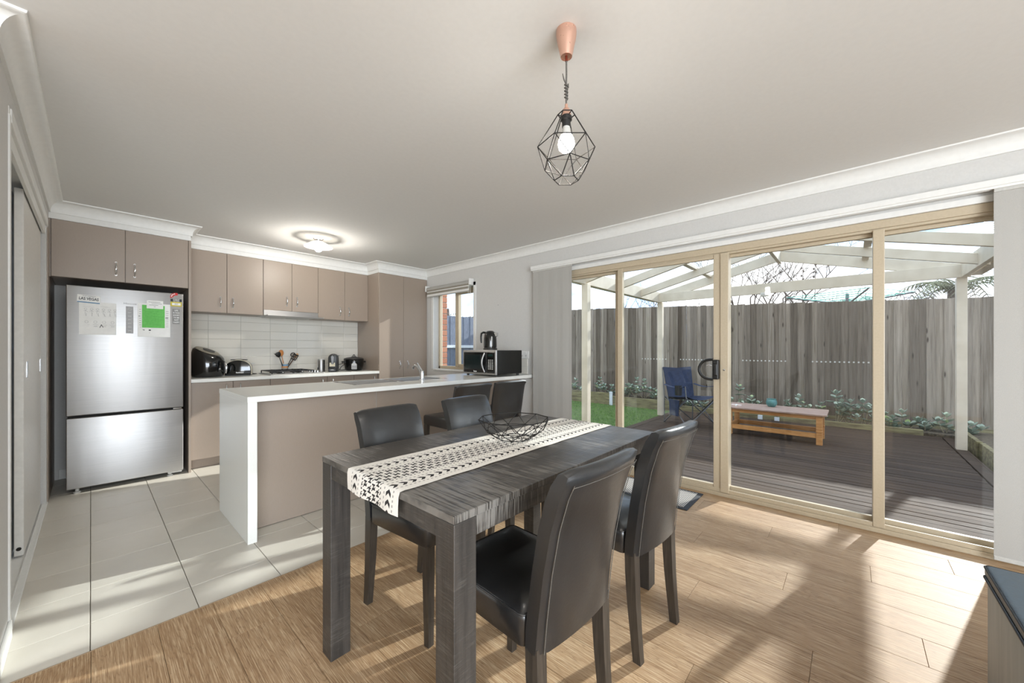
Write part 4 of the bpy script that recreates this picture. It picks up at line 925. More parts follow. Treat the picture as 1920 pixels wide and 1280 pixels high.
for s_ in (-1, 1): MB().tube([(qx+s_*0.128, qy-0.03, qz+0.118), (qx+s_*0.152, qy-0.025, qz+0.120), (qx+s_*0.155, qy+0.025, qz+0.120), (qx+s_*0.128, qy+0.03, qz+0.118)], 0.010, 8).build('side_handle', BLACK, so, smooth=60)
Mq = Matrix.Translation((qx, qy, qz)) @ Matrix.Rotation(radians(-24), 4, 'Z')
cpn = MB().prism([(-0.034, 0.020), (0.034, 0.020), (0.034, 0.085)] + [(0.034*cos(pi*i/8), 0.085+0.024*sin(pi*i/8)) for i in range(1, 8)] + [(-0.034, 0.085)], 'y', -0.138, -0.120, 0.002, M=Mq).build('control_panel', LIGHTGREY, so)
for i in range(3):
    for j in range(2): MB().lathe([(0, 0), (0.0065, 0), (0.0065, 0.002), (0, 0.002)], n=12, M=Mq @ Matrix.Translation((-0.019+0.019*i, -0.1382, 0.038+0.024*j)) @ Matrix.Rotation(pi/2, 4, 'X')).build('button', INK, cpn)
MB().prism([(-0.008, 0.128), (0.008, 0.128), (0, 0.144)], 'y', -0.138, -0.124, M=Mq).build('badge', LIGHTGREY, so)
cdp = MB(); cdp.tube([(2.36, 5.24, 0.99), (2.345, 5.28, 1.005), (2.325, 5.34, 0.99), (2.315, 5.40, 0.985), (2.305, 5.436, 1.0)], 0.004, 8); cdp.tube([(2.36, 5.26, 0.985), (2.335, 5.30, 0.96), (2.325, 5.33, 0.915), (2.36, 5.36, 0.9095), (2.44, 5.37, 0.9095)], 0.004, 8)
cq = cdp.build('power_cord', BLACK, so, smooth=60)
MB().box(2.285, 2.325, 5.39, 5.43, 0.975, 1.015, 0.008).build('plug', BLACK, cq)

# ------------------------------------------------------------------ dining table, runner, bowl
tb = thing('dining_table', 'rough-sawn charcoal timber dining table with thick square legs', 'dining table', (1.27, 1.155, 0))
TX0, TX1, TY0, TY1, TZ = 0.612, 1.930, 0.746, 1.560, 0.777
for i, (ya, yb) in enumerate(((TY0, 1.010), (1.0105, 1.285), (1.2855, TY1))):
    MB().box(TX0, TX1, ya, yb, TZ-0.022, TZ, 0.0015, 1).build('top_board', DWOOD, tb)
MB().box(TX0+0.078, TX1-0.078, TY0+0.004, TY0+0.026, TZ-0.076, TZ-0.0225, 0.001, 1).build('apron', DWOOD, tb)
MB().box(TX0+0.078, TX1-0.078, TY1-0.026, TY1-0.004, TZ-0.076, TZ-0.0225, 0.001, 1).build('apron', DWOOD, tb)
def f_endg(k): f_dwoodleg(k)
for x in (TX0+0.004, TX1-0.026): MB().box(x, x+0.022, TY0+0.078, TY1-0.078, TZ-0.076, TZ-0.0225, 0.001, 1).build('apron', DWOODLEG, tb)
for x in (TX0+0.001, TX1-0.078):
    for y in (TY0+0.001, TY1-0.078): MB().box(x, x+0.077, y, y+0.077, 0.0, TZ-0.0225, 0.0025, 2).build('leg', DWOODLEG, tb)
def f_run(k):
    v = k.coord((1, 1, 1)); s = k.n('ShaderNodeSeparateXYZ'); k.l(v, s.inputs[0]); M_ = k.math; Y = s.outputs['Y']; X = M_('ADD', s.outputs['X'], M_('MINIMUM', s.outputs['Z'], 0.0))
    def band(lo, hi): return M_('MULTIPLY', M_('GREATER_THAN', Y, lo), M_('LESS_THAN', Y, hi))
    def tri(src, per): return M_('MULTIPLY', M_('ABSOLUTE', M_('SUBTRACT', M_('FRACT', M_('MULTIPLY', src, 1.0/per)), 0.5)), 2.0)
    # two rows of chevrons
    out = None
    for c in (0.108, -0.108):
        yy = M_('SUBTRACT', Y, c); ch = M_('FRACT', M_('ADD', M_('MULTIPLY', X, 1/0.034), M_('MULTIPLY', M_('ABSOLUTE', yy), 28.0)))
        m = M_('MULTIPLY', M_('LESS_THAN', ch, 0.42), band(c-0.014, c+0.014)); out = m if out is None else M_('MAXIMUM', out, m)
        # thin dashed lines beside them
        for o_ in (0.026, -0.026):
            dsh = M_('MULTIPLY', M_('LESS_THAN', M_('FRACT', M_('MULTIPLY', X, 1/0.016)), 0.5), band(c+o_-0.003, c+o_+0.003)); out = M_('MAXIMUM', out, M_('MULTIPLY', dsh, 0.55))
    # middle field: woven H motifs on a diagonal
    gy = M_('MULTIPLY', Y, 1/0.026); row = M_('FLOOR', gy); gx = M_('ADD', M_('MULTIPLY', X, 1/0.034), M_('MULTIPLY', row, 0.5))
    fx, fy = M_('FRACT', gx), M_('FRACT', gy)
    leg = M_('MULTIPLY', M_('MAXIMUM', M_('LESS_THAN', M_('ABSOLUTE', M_('SUBTRACT', fx, 0.2)), 0.09), M_('LESS_THAN', M_('ABSOLUTE', M_('SUBTRACT', fx, 0.62)), 0.09)), M_('LESS_THAN', M_('ABSOLUTE', M_('SUBTRACT', fy, 0.45)), 0.36))
    bar = M_('MULTIPLY', M_('MULTIPLY', M_('GREATER_THAN', fx, 0.12), M_('LESS_THAN', fx, 0.70)), M_('LESS_THAN', M_('ABSOLUTE', M_('SUBTRACT', fy, 0.45)), 0.13))
    dg = M_('LESS_THAN', M_('ABSOLUTE', M_('SUBTRACT', M_('FRACT', M_('ADD', gx, M_('MULTIPLY', gy, 0.5))), 0.93)), 0.05)
    H = M_('MULTIPLY', M_('MAXIMUM', M_('MAXIMUM', leg, bar), dg), band(-0.062, 0.062)); out = M_('MAXIMUM', out, H)
    weave = k.noise(k.coord((1, 1, 1)), 420, 2)
    k.col(k.mix(out, k.ramp(weave, [(0.3, (214, 210, 202)), (0.7, (232, 228, 221))]), C4(52, 50, 50))); k.bump(weave, 0.3, 0.001)
RUNNER = mat('woven_runner', (226, 222, 214), 0.9, spec=0.2, fn=f_run)
rn = thing('table_runner', 'white woven table runner with black chevron and H pattern along the table', 'table runner', (1.27, 1.155, TZ))
V = []; F = []; prof = []
prof += [(TX0-0.010, TZ-0.070), (TX0-0.009, TZ-0.040), (TX0-0.007, TZ-0.012), (TX0-0.003, TZ+0.0015), (TX0+0.012, TZ+0.0035)]
nx = 40
prof += [(TX0+0.012+(1.955-TX0-0.012)*i/nx, TZ+0.0022+0.0004*sin(i*1.3)) for i in range(1, nx+1)]
prof[-1] = (TX1+0.006, TZ+0.001)
prof += [(TX1+0.008, TZ-0.004)]
ny = 10
for i, (x, z) in enumerate(prof):
    for j in range(ny+1):
        y = 0.990+(1.325-0.990)*j/ny
        dx = -0.004*sin(j*1.1)*max(0, (TZ-z))/0.06 if x < TX0 else 0
        V.append((x+dx, y+0.0015*sin(i*0.9), z))
for i in range(len(prof)-1):
    for j in range(ny): a = i*(ny+1)+j; F.append((a, a+1, a+ny+2, a+ny+1))
rc = MB().quads(V, F).build('cloth', RUNNER, rn, smooth=180)
for me_v in rc.data.vertices: pass
wb = thing('wire_bowl', 'black geometric wire fruit bowl in the middle of the table runner', 'bowl', (1.335, 1.185, TZ))
bx, by, bz = 1.335, 1.185, TZ+0.0065
n = 10; Rm = [Vector((bx+0.168*cos(2*pi*i/n), by+0.168*sin(2*pi*i/n), bz+0.090)) for i in range(n)]
Md = [Vector((bx+0.138*cos(2*pi*(i+.5)/n), by+0.138*sin(2*pi*(i+.5)/n), bz+0.038)) for i in range(n)]
Bt = [Vector((bx+0.080*cos(2*pi*i/n), by+0.080*sin(2*pi*i/n), bz)) for i in range(n)]
MB().tube(Rm, 0.0023, 6, True).build('rim_wire', WIRE, wb); MB().tube(Md, 0.0018, 6, True).build('middle_wire', WIRE, wb); MB().tube(Bt, 0.002, 6, True).build('base_ring', WIRE, wb)
g = MB()
for i in range(n):
    j = (i-1) % n; k2 = (i+1) % n
    g.tube([Rm[i], Md[i]], 0.0017, 6); g.tube([Rm[k2], Md[i]], 0.0017, 6); g.tube([Md[i], Bt[i]], 0.0017, 6); g.tube([Md[i], Bt[k2]], 0.0017, 6)
for i in range(0, n, 2): g.tube([Bt[i], Vector((bx, by, bz))], 0.0015, 6)
g.build('lattice', WIRE, wb)

# ------------------------------------------------------------------ dining chairs
def back_loft(w, prof, curve=0.016, n=11, soft=0.020):
    secs = []
    for i in range(n):
        u = -1+2*i/(n-1); x = w*u; dy = -curve*(1-u*u)
        e = max(0.0, abs(u)-0.86)/0.14; sh = 1-0.16*e*e
        cy = sum(p[0] for p in prof)/len(prof)
        secs.append([(x, dy+cy*0+p[0]*(1.0)+(((p[2] if len(p) > 2 else 0)))*e*e*0.010, 0.41+(p[1]-0.41)*(1-0.012*e*e)) for p in prof])
    return secs
BACKP = [(0.004, 0.405, 1), (-0.006, 0.50, 1), (-0.022, 0.62, 1), (-0.046, 0.74, 1), (-0.074, 0.83, 1), (-0.092, 0.868, 1), (-0.096, 0.884, 1), (-0.090, 0.897, 0), (-0.076, 0.903, 0), (-0.060, 0.899, 0), (-0.042, 0.886, -1), (-0.028, 0.866, -1), (-0.008, 0.82, -1), (0.014, 0.74, -1), (0.036, 0.62, -1), (0.050, 0.52, -1), (0.058, 0.46, -1), (0.060, 0.405, -1)]
def make_chair():
    t = thing('dining_chair', 'chair', 'chair')
    mb = MB(); mb.loft(back_loft(0.178, BACKP)); b = mb.build('backrest', LEATHER, t, smooth=50, world=False)
    st_ = MB()
    for s_ in (-1, 1):
        st_.tube([(s_*0.158, p[0]-0.0038, p[1]) for p in BACKP[:6]], 0.0012, 6)
        pass
    st_.tube([(0.158*u/8, -0.016*(1-(0.158/0.178*u/8)**2)-0.0885, 0.861) for u in range(-8, 9)], 0.0011, 6)
    st_.build('stitched_seam', STITCH, b, world=False)
    # seat: crowned cushion over an upholstered box
    V = []; nx_, ny_ = 12, 12
    secs = []
    for z, ins in ((0.400, 0.004), (0.404, 0.0), (0.470, 0.0), (0.484, 0.002), (0.490, 0.008)):
        y0, y1, w = 0.052, 0.452, 0.180
        pts = []
        for (cx, cy, a0) in ((w-0.022, y1-0.022, 0), (-w+0.022, y1-0.022, 90), (-w+0.022, y0+0.022, 180), (w-0.022, y0+0.022, 270)):
            for q in range(5): a = radians(a0+22.5*q); pts.append((cx+(0.022-ins)*cos(a), cy+(0.022-ins)*sin(a), z))
        secs.append(pts)
    for sc, dz in ((0.90, 0.498), (0.72, 0.505), (0.45, 0.510), (0.18, 0.512)): secs.append([(p[0]*sc, 0.252+(p[1]-0.252)*sc, dz) for p in secs[4]])
    s_ = MB().loft(secs).build('seat', LEATHER, t, smooth=50, world=False)
    pp_ = MB().tube([(p[0]*1.004, 0.252+(p[1]-0.252)*1.004, 0.486) for p in secs[3]], 0.0028, 6, True).build('piping', LEATHER, s_, smooth=60, world=False)
    for sx in (-1, 1):
        x = sx*0.158
        MB().loft([[(x-w, y-w, z), (x+w, y-w, z), (x+w, y+w, z), (x-w, y+w, z)] for z, y, w in ((0, 0.434, 0.0135), (0.41, 0.430, 0.0185))]).build('leg', CHLEG, t, world=False)
        MB().loft([[(x-w, y-w*1.1, z), (x+w, y-w*1.1, z), (x+w, y+w*1.1, z), (x-w, y+w*1.1, z)] for z, y, w in ((0, 0.002, 0.0145), (0.10, 0.012, 0.0155), (0.22, 0.022, 0.0175), (0.34, 0.028, 0.019), (0.42, 0.030, 0.019))]).build('leg', CHLEG, t, smooth=40, world=False)
    return t
ch = make_chair(); grp = 'black leather dining chairs'
spots = [(0.945, 0.585, radians(-3), 'black leather dining chair nearest the camera, back turned to us'),
         (1.560, 0.590, radians(-5), 'black leather dining chair on the near side, closer to the glass door'),
         (1.035, 1.720, pi+radians(5), 'black leather dining chair across the table at its kitchen-side left corner'),
         (1.575, 1.735, pi+radians(2), 'black leather dining chair across the table behind the wire bowl')]
for i, (x, y, a, lab) in enumerate(spots):
    o = ch if i == 0 else copy_tree(ch)
    o.location = (x, y, 0); o.rotation_euler = (0, 0, a); tag(o, lab, 'chair', grp)

# ------------------------------------------------------------------ bar stools
def make_stool():
    t = thing('bar_stool', 'stool', 'bar stool')
    BP = [(0.010, 0.600, 1), (-0.006, 0.68, 1), (-0.022, 0.78, 1), (-0.040, 0.87, 1), (-0.050, 0.905, 0), (-0.040, 0.917, 0), (-0.020, 0.914, 0), (-0.006, 0.895, -1), (0.014, 0.80, -1), (0.032, 0.70, -1), (0.044, 0.62, -1), (0.046, 0.600, -1)]
    MB().loft(back_loft(0.195, BP, 0.012)).build('backrest', LEATHER, t, smooth=50, world=False)
    MB().box(-0.195, 0.195, 0.03, 0.40, 0.555, 0.640, 0.016, 3).build('seat', LEATHER, t, smooth=50, world=False)
    for sx in (-1, 1):
        MB().bar((sx*0.175, 0.015, 0.0), (sx*0.172, 0.030, 0.62), 0.036, 0.036, bev=0.003).build('leg', CHLEG, t, world=False)
        MB().bar((sx*0.175, 0.390, 0.0), (sx*0.172, 0.375, 0.56), 0.036, 0.036, bev=0.003).build('leg', CHLEG, t, world=False)
        MB().box(sx*0.174-0.012, sx*0.174+0.012, 0.04, 0.37, 0.22, 0.255, 0.002).build('side_rail', CHLEG, t, world=False)
    MB().box(-0.165, 0.165, 0.372, 0.394, 0.20, 0.235, 0.002).build('footrest', CHLEG, t, world=False)
    MB().box(-0.165, 0.165, 0.010, 0.032, 0.26, 0.295, 0.002).build('rear_rail', CHLEG, t, world=False)
    return t
bs = make_stool()
for i, (x, y, a, lab) in enumerate(((2.095, 2.33, 0.0, 'black leather bar stool tucked under the island, on the left'), (2.545, 2.33, radians(-2), 'black leather bar stool tucked under the island, nearest the wall'))):
    o = bs if i == 0 else copy_tree(bs)
    o.location = (x, y, 0); o.rotation_euler = (0, 0, a); tag(o, lab, 'bar stool', 'bar stools at the island')

# ------------------------------------------------------------------ ottoman, door mat
ot = thing('ottoman', 'large ottoman corner with blue-black leather top and same-leather sides coloured sunlit grey', 'ottoman', (1.55, -0.8, 0))
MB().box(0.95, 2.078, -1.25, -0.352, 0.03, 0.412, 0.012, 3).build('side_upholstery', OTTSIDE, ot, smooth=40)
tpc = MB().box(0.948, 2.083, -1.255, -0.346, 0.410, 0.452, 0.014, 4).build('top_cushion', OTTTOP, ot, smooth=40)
for z, r in ((0.412, 0.0045), (0.446, 0.0035)):
    pts = []
    for (cx, cy, a0) in ((2.083-0.016, -0.346-0.016, 0), (0.948+0.016, -0.346-0.016, 90), (0.948+0.016, -1.255+0.016, 180), (2.083-0.016, -1.255+0.016, 270)):
        for q in range(5): a = radians(a0+22.5*q); pts.append((cx+0.016*cos(a), cy+0.016*sin(a), z))
    MB().tube(pts, r, 6, True).build('piping', BLACK, tpc, smooth=60)
for x in (1.02, 2.01):
    for y in (-1.19, -0.42): MB().box(x-0.025, x+0.025, y-0.025, y+0.025, 0, 0.032, 0.003).build('foot', BLACK, ot)
dm = thing('door_mat', 'grey patterned door mat with dark rubber edge inside the glass door', 'mat', (3.17, 1.25, 0), 0)
MB().box(2.955, 3.375, 0.905, 1.62, 0.0004, 0.008, 0.002).build('rubber_edge', MATEDGE, dm)
MB().box(2.985, 3.345, 0.940, 1.585, 0.008, 0.013, 0.002).build('pile', MATT, dm)

# ------------------------------------------------------------------ lamps
pl_ = thing('pendant_lamp', 'black diamond wire pendant lamp hanging from a copper ceiling cup', 'pendant lamp', (1.195, 0.797, 2.4))
px, py = 1.195, 0.797
MB().lathe([(0, 2.3995), (0.038, 2.3995), (0.0385, 2.385), (0.036, 2.365), (0.0215, 2.300), (0.0195, 2.300), (0.0195, 2.303), (0, 2.303)], (px, py, 0), 28).build('ceiling_cup', COPPER, pl_, smooth=40)
MB().lathe([(0, 2.303), (0.0048, 2.303), (0.0048, 2.284), (0, 2.284)], (px, py, 0), 12).build('cord_grip', mat('dark_copper', (120, 52, 34), 0.4, 0.5, fn=speckle((112, 46, 28), (128, 58, 40), 50)), pl_)
cd_ = MB(); cd_.tube([(px, py, 2.300), (px+0.001, py, 2.24), (px-0.001, py, 2.18), (px, py, 2.118)], 0.0032, 8)
kn = []
for q in range(34):
    a = q*0.95; kn.append((px+0.006*cos(a)-0.001, py+0.006*sin(a), 2.200-0.0018*q))
cd_.tube(kn, 0.0026, 6); cd_.tube([(px-0.004, py, 2.200), (px-0.010, py+0.004, 2.212), (px-0.016, py+0.006, 2.232)], [0.003, 0.0026, 0.0016], 6); cd_.tube([(px+0.004, py, 2.196), (px+0.010, py-0.003, 2.203), (px+0.006, py-0.005, 2.186)], 0.0026, 6)
cd_.build('braided_cord', CORD, pl_, smooth=60)
MB().lathe([(0, 2.122), (0.0055, 2.122), (0.006, 2.110), (0.012, 2.104), (0.017, 2.088), (0.018, 2.078), (0, 2.078)], (px, py, 0), 20).build('copper_cap', COPPER, pl_, smooth=40)
MB().lathe([(0, 2.078), (0.017, 2.078), (0.021, 2.074), (0.021, 2.062), (0.016, 2.058), (0.016, 2.036), (0, 2.036)], (px, py, 0), 20).build('lamp_holder', BLACK, pl_, smooth=40)
MB().lathe([(0, 2.037), (0.0135, 2.037), (0.015, 2.02), (0.022, 2.003), (0, 2.003)], (px, py, 0), 20).build('bulb_neck', LIGHTGREY, pl_, smooth=40)
MB().lathe([(0.0215, 2.004), (0.029, 1.988), (0.0315, 1.972), (0.028, 1.955), (0.016, 1.943), (0, 1.940)], (px, py, 0), 20).build('bulb', BULB, pl_, smooth=180)
n = 6; ph = radians(12)
def ring(r, z, o_=0.0): return [Vector((px+r*cos(2*pi*(i+o_)/n+ph), py+r*sin(2*pi*(i+o_)/n+ph), z)) for i in range(n)]
r0, r1, r2, r3 = ring(0.032, 2.083), ring(0.108, 1.962, 0.0), ring(0.088, 1.893, 0.5), ring(0.045, 1.836, 0.0)
cg = MB()
cg.tube(r0, 0.0022, 6, True); cg.tube(r3, 0.002, 6, True)
for i in range(n):
    j = (i+1) % n; h_ = (i-1) % n
    for a, b in ((r0[i], r1[i]), (r1[i], r1[j]), (r1[i], r2[i]), (r1[i], r2[h_]), (r2[i], r2[j]), (r2[i], r3[i]), (r2[i], r3[j])): cg.tube([a, b], 0.0019, 6)
for i in range(0, n, 2): cg.tube([r0[i], (px, py, 2.072)], 0.0017, 6)
cg.build('wire_cage', WIRE, pl_)
def lamp(name, loc, power, r=0.03):
    d = bpy.data.lights.new(name, 'POINT'); d.energy = power; d.shadow_soft_size = r; d.color = (1.0, 0.94, 0.86)
    o = bpy.data.objects.new(name, d); COL.objects.link(o); o.location = loc
lamp('pendant_light', (px, py, 1.93), 2.5, 0.03)
cl = thing('ceiling_light', 'small white conical ceiling light with a glowing bulb over the kitchen', 'ceiling light', (1.636, 4.27, 2.4))
cx, cy = 1.636, 4.27
MB().lathe([(0, 2.3995), (0.052, 2.3995), (0.052, 2.388), (0.040, 2.378), (0, 2.378)], (cx, cy, 0), 24).build('ceiling_plate', CHROME, cl, smooth=40)
MB().lathe([(0, 2.378), (0.020, 2.378), (0.020, 2.352), (0, 2.352)], (cx, cy, 0), 16).build('stem', CHROME, cl, smooth=40)
MB().lathe([(0.020, 2.366), (0.034, 2.364), (0.075, 2.345), (0.138, 2.305), (0.141, 2.303), (0.139, 2.301), (0.073, 2.340), (0.030, 2.358), (0.020, 2.359)], (cx, cy, 0), 36).build('shade', FROST, cl, smooth=40)
MB().lathe([(0, 2.352), (0.015, 2.352), (0.017, 2.33), (0.0315, 2.305), (0.036, 2.285), (0.031, 2.264), (0.017, 2.252), (0, 2.249)], (cx, cy, 0), 22).build('bulb', BULB, cl, smooth=180)
lamp('kitchen_light', (cx, cy, 2.215), 7.0, 0.05)

# ------------------------------------------------------------------ outside: ground, lawn, deck
g0 = struct('ground', MB().box(-30, 60, -40, 60, -0.30, -0.16), SOIL)
DZ = -0.04
struct('lawn', MB().box(3.62, 8.0, 2.68, 12.0, -0.16, -0.075), GRASSG)
gb = bmesh.new(); rnd = random.Random(11)
for q in range(9000):
    x = rnd.uniform(4.3, 7.96); y = rnd.uniform(2.70, 6.2); a = rnd.uniform(0, 6.28); hgt = rnd.uniform(0.025, 0.055); w_ = 0.0035
    dx, dy = cos(a)*w_, sin(a)*w_; lx, ly = rnd.uniform(-.02, .02), rnd.uniform(-.02, .02)
    gb.faces.new((gb.verts.new((x-dx, y-dy, -0.08)), gb.verts.new((x+dx, y+dy, -0.08)), gb.verts.new((x+lx, y+ly, -0.08+hgt))))
me = bpy.data.meshes.new('grass'); gb.to_mesh(me); gb.free(); me.materials.append(BLADE)
go = link('grass', me); tag(go, 'short green lawn grass left of the timber deck', 'grass', kind='stuff')
dk = empty_struct('deck', (5.8, 0.8, DZ))
nb = 0; x = 3.625
dbm = MB().box(0, 0.089, -1.80, 1.715, -0.022, 0, 0.003, 1).mesh('plank', DECK)
while x+0.089 < 8.02:
    o = link('plank', dbm, dk); o.location = (x-5.8, 0.045+0.0015*((nb*7) % 3), -0.0012*((nb*5) % 3)); x += 0.0955; nb += 1
for i in range(3):
    xa = 3.625+1.465*i; struct('edge_plank', MB().box(xa, xa+1.46, 2.565, 2.655, DZ-0.022, DZ+0.001, 0.003, 1), DECK, dk)
    struct('edge_plank', MB().box(xa, xa+1.46, -1.055, -0.965, DZ-0.022, DZ+0.001, 0.003, 1), DECK, dk)
struct('fascia', MB().box(3.62, 8.02, 2.655, 2.675, -0.16, DZ).box(3.62, 8.02, -1.075, -1.055, -0.16, DZ), DECK, dk)
struct('deck_underlay', MB().box(3.62, 8.02, -1.05, 2.65, -0.16, DZ-0.03), SHADOWGAP, dk)

# ------------------------------------------------------------------ pergola
pg = thing('pergola', 'cream timber gable pergola with clear corrugated roof over the deck', 'pergola', (5.5, 0.845, DZ))
PY0, PY1, PX = -1.03, 2.69, 7.20
for (x, y) in ((PX, PY1-0.01), (PX, PY0+0.01), (4.50, PY1-0.01)): MB().box(x-0.045, x+0.045, y-0.045, y+0.045, DZ, 2.085, 0.004).build('post', PERG, pg)
for y in (PY0-0.02, PY1-0.02): MB().box(3.61, PX+0.05, y, y+0.045, 2.082, 2.27, 0.003).build('eave_beam', PERG, pg)
MB().box(PX-0.10, PX-0.055, PY0-0.02, PY1+0.02, 2.083, 2.240, 0.003).build('tie_beam', PERG, pg)
YC = 0.83; SL = 0.254
MB().box(3.61, PX+0.04, YC-0.022, YC+0.022, 2.545, 2.75, 0.003).build('ridge_beam', PERG, pg)
RX = (3.66, 4.50, 5.40, 6.30, 7.16)
def rz_under(y): return 2.573-SL*abs(y-YC)
for x in RX:
    for (ya, yb) in ((YC-0.022, PY0-0.06), (YC+0.022, PY1+0.06)):
        a, b = rz_under(ya), rz_under(yb)
        dp = 0.150 if x > 7 else 0.112; MB().prism([(ya, a), (yb, b), (yb, b+dp), (ya, a+dp)], 'x', x-0.022, x+0.022, 0.002).build('rafter', PERG, pg)
for y in (-0.15, YC+0.98):
    for i in range(4):
        z = rz_under(y)+0.112; MB().box(RX[i]+0.022, RX[i+1]-0.022, y-0.035, y+0.035, z, z+0.040, 0.002).build('purlin', PERG, pg)
for i in range(4):
    for sg in (-1, 1):
        xa, xb = RX[i]-0.01, RX[i+1]+0.01
        if i == 3: xb = PX+0.03
        ye = PY0-0.10 if sg < 0 else PY1+0.10
        nx_ = int((xb-xa)/0.0127); V = []; F = []
        for q in range(nx_+1):
            xx = xa+(xb-xa)*q/nx_
            for yy in (YC+sg*0.01, ye): V.append((xx, yy, rz_under(yy)+0.160+0.0055*sin(2*pi*xx/0.076)))
        for q in range(nx_): F.append((2*q, 2*q+2, 2*q+3, 2*q+1))
        MB().quads(V, F).build('roof_sheet', POLY, pg, smooth=180)
for y in (PY0-0.12, PY1+0.12):
    z = rz_under(y)+0.06; MB().box(3.61, PX+0.06, y-0.05, y+0.05, z-0.02, z+0.075, 0.012).build('gutter', PERG, pg)
ol = thing('outdoor_light', 'small cream oval bunker light under the pergola tie beam', 'outdoor light', (PX-0.115, 1.013, 2.083))
MB().box(-0.030, 0.014, -0.05, 0.05, -0.045, 0.010, 0.012, 3).build('cover', FROST, ol, world=False, smooth=40)
MB().box(0.0, 0.0145, -0.055, 0.055, -0.05, 0.020, 0.003).build('base', PERG, ol, world=False)

# ------------------------------------------------------------------ fence
fe = thing('paling_fence', 'tall weathered grey timber paling fence behind the deck', 'fence', (8.6, 2.0, -0.16))
rnd = random.Random(4); y = -2.6; i = 0
while y < 11.6:
    w_ = rnd.choice((0.100, 0.100, 0.098, 0.125)); top = 2.022+0.0442*min(y, 6.5)+rnd.uniform(-0.012, 0.006); dx = 0.012 if i % 2 else -0.012
    lean = rnd.uniform(-0.003, 0.003)
    mb = MB(); mb.box(-0.008, 0.008, 0.0, w_-0.004, 0.0, top+0.10, 0.0015, 1)
    me = mb.mesh('paling', PALING); o = link('paling', me, fe); o.location = (dx, y-2.0, 0.06); o.rotation_euler = (lean*0.4, 0, rnd.uniform(-0.012, 0.012)); y += w_-0.010; i += 1
for z, dz in ((0.28, 0), (1.0, 0.04), (1.72, 0.10)): MB().bar((8.645, -2.6, z+0.05), (8.645, 11.5, z+0.45*0.2+0.05), 0.04, 0.075).build('rail', SLEEPER, fe)
for a, b in ((-2.5, 0.6), (0.61, 3.6)): MB().box(8.555, 8.575, a, b, -0.10, 0.055, 0.002).build('plinth_board', SLEEPER, fe)

# ------------------------------------------------------------------ garden bed
bd = empty_struct('garden_bed', (8.1, 2, -0.1))
struct('sleeper', MB().box(7.985, 8.035, -0.78, 0.95, -0.12, 0.04, 0.006), SLEEPER, bd)
struct('sleeper', MB().box(7.985, 8.035, 0.96, 2.66, -0.12, 0.06, 0.006), SLEEPER, bd)
struct('sleeper', MB().box(7.975, 8.025, 2.67, 4.08, -0.16, 0.135, 0.006), SLEEPER, bd)
struct('sleeper', MB().box(7.975, 8.025, 4.10, 6.6, -0.16, 0.195, 0.006), SLEEPER, bd)
struct('sleeper', MB().box(7.26, 8.03, -1.20, -1.15, -0.16, 0.07, 0.006), SLEEPER, bd)
struct('sleeper', MB().box(5.2, 7.25, -1.22, -1.17, -0.16, 0.06, 0.006), SLEEPER, bd)
for yy, zt in ((4.09, 0.23), (0.955, 0.02), (1.2, 0.03)): struct('stake', MB().box(7.945, 7.975, yy-0.035, yy+0.035, -0.16, zt, 0.003), CREAMREND, bd)
struct('soil', MB().box(8.03, 8.59, -2.6, 2.7, -0.14, 0.0), SOIL, bd); struct('soil', MB().box(8.02, 8.59, 2.7, 8.0, -0.14, 0.12), SOIL, bd)
struct('soil', MB().box(5.2, 8.03, -2.6, -1.21, -0.15, 0.0), SOIL, bd)

# succulents: fleshy paddle leaves in whorls on short stems
V = [(0, 0, 0), (0.0, -0.006, 0.006), (0.028, -0.021, 0.008), (0.062, -0.024, 0.010), (0.082, 0, 0.012), (0.062, 0.024, 0.010), (0.028, 0.021, 0.008), (0.0, 0.006, 0.006), (0.045, 0, -0.004)]
F = [(1, 2, 3, 4, 5, 6, 7), (0, 8, 2, 1), (8, 3, 2), (8, 4, 3), (8, 5, 4), (8, 6, 5), (8, 7+0, 6), (0, 7, 8), (0, 1, 7)]
leafm = MB().quads(V, F).mesh('leaf', LEAF, smooth=60)
PL = [(5.174, 0.42), (4.94, 0.35), (4.54, 0.48), (4.215, 0.33), (3.84, 0.37), (3.60, 0.52), (3.42, 0.50), (3.22, 0.31), (2.83, 0.20), (2.50, 0.14), (2.20, 0.18), (1.577, 0.49), (1.38, 0.30), (0.82, 0.22), (0.663, 0.38), (0.373, 0.28),
      (0.179, 0.48), (0.0, 0.36), (-0.15, 0.37), (-0.476, 0.16), (-0.58, 0.25), (-0.82, 0.12), (-1.03, 0.24), (-1.27, 0.13)]
words_ = {0: 'at the far left end of the raised bed', 1: 'second from the left end of the raised bed', 2: 'tall, just left of the raised bed stake', 3: 'low, just right of the raised bed stake',
 4: 'left of the second window stile, above the lawn', 5: 'tall twin, behind the lawn left of the pergola post', 6: 'tall, nearest on the left of the far pergola post', 7: 'low, behind the far left pergola post',
 8: 'behind the back of the camping chair', 9: 'under the seat of the navy camping chair', 10: 'right of the camping chair legs', 11: 'tall, behind the left end of the wooden bench', 12: 'low, left of the teal pot on the bench',
 13: 'low, right of the teal pot behind the bench', 14: 'bushy, behind the right half of the wooden bench', 15: 'hanging low behind the right end of the bench', 16: 'tallest, just right of the wooden bench', 17: 'bushy, second to the right of the wooden bench',
 18: 'bushy, left of the right door mullion', 19: 'small, just right of the right door mullion', 20: 'upright, in the right glass panel left of the post', 21: 'sprawling low in the right glass panel', 22: 'upright, beside the right pergola post', 23: 'small, at the far right end of the fence'}
rnd = random.Random(21)
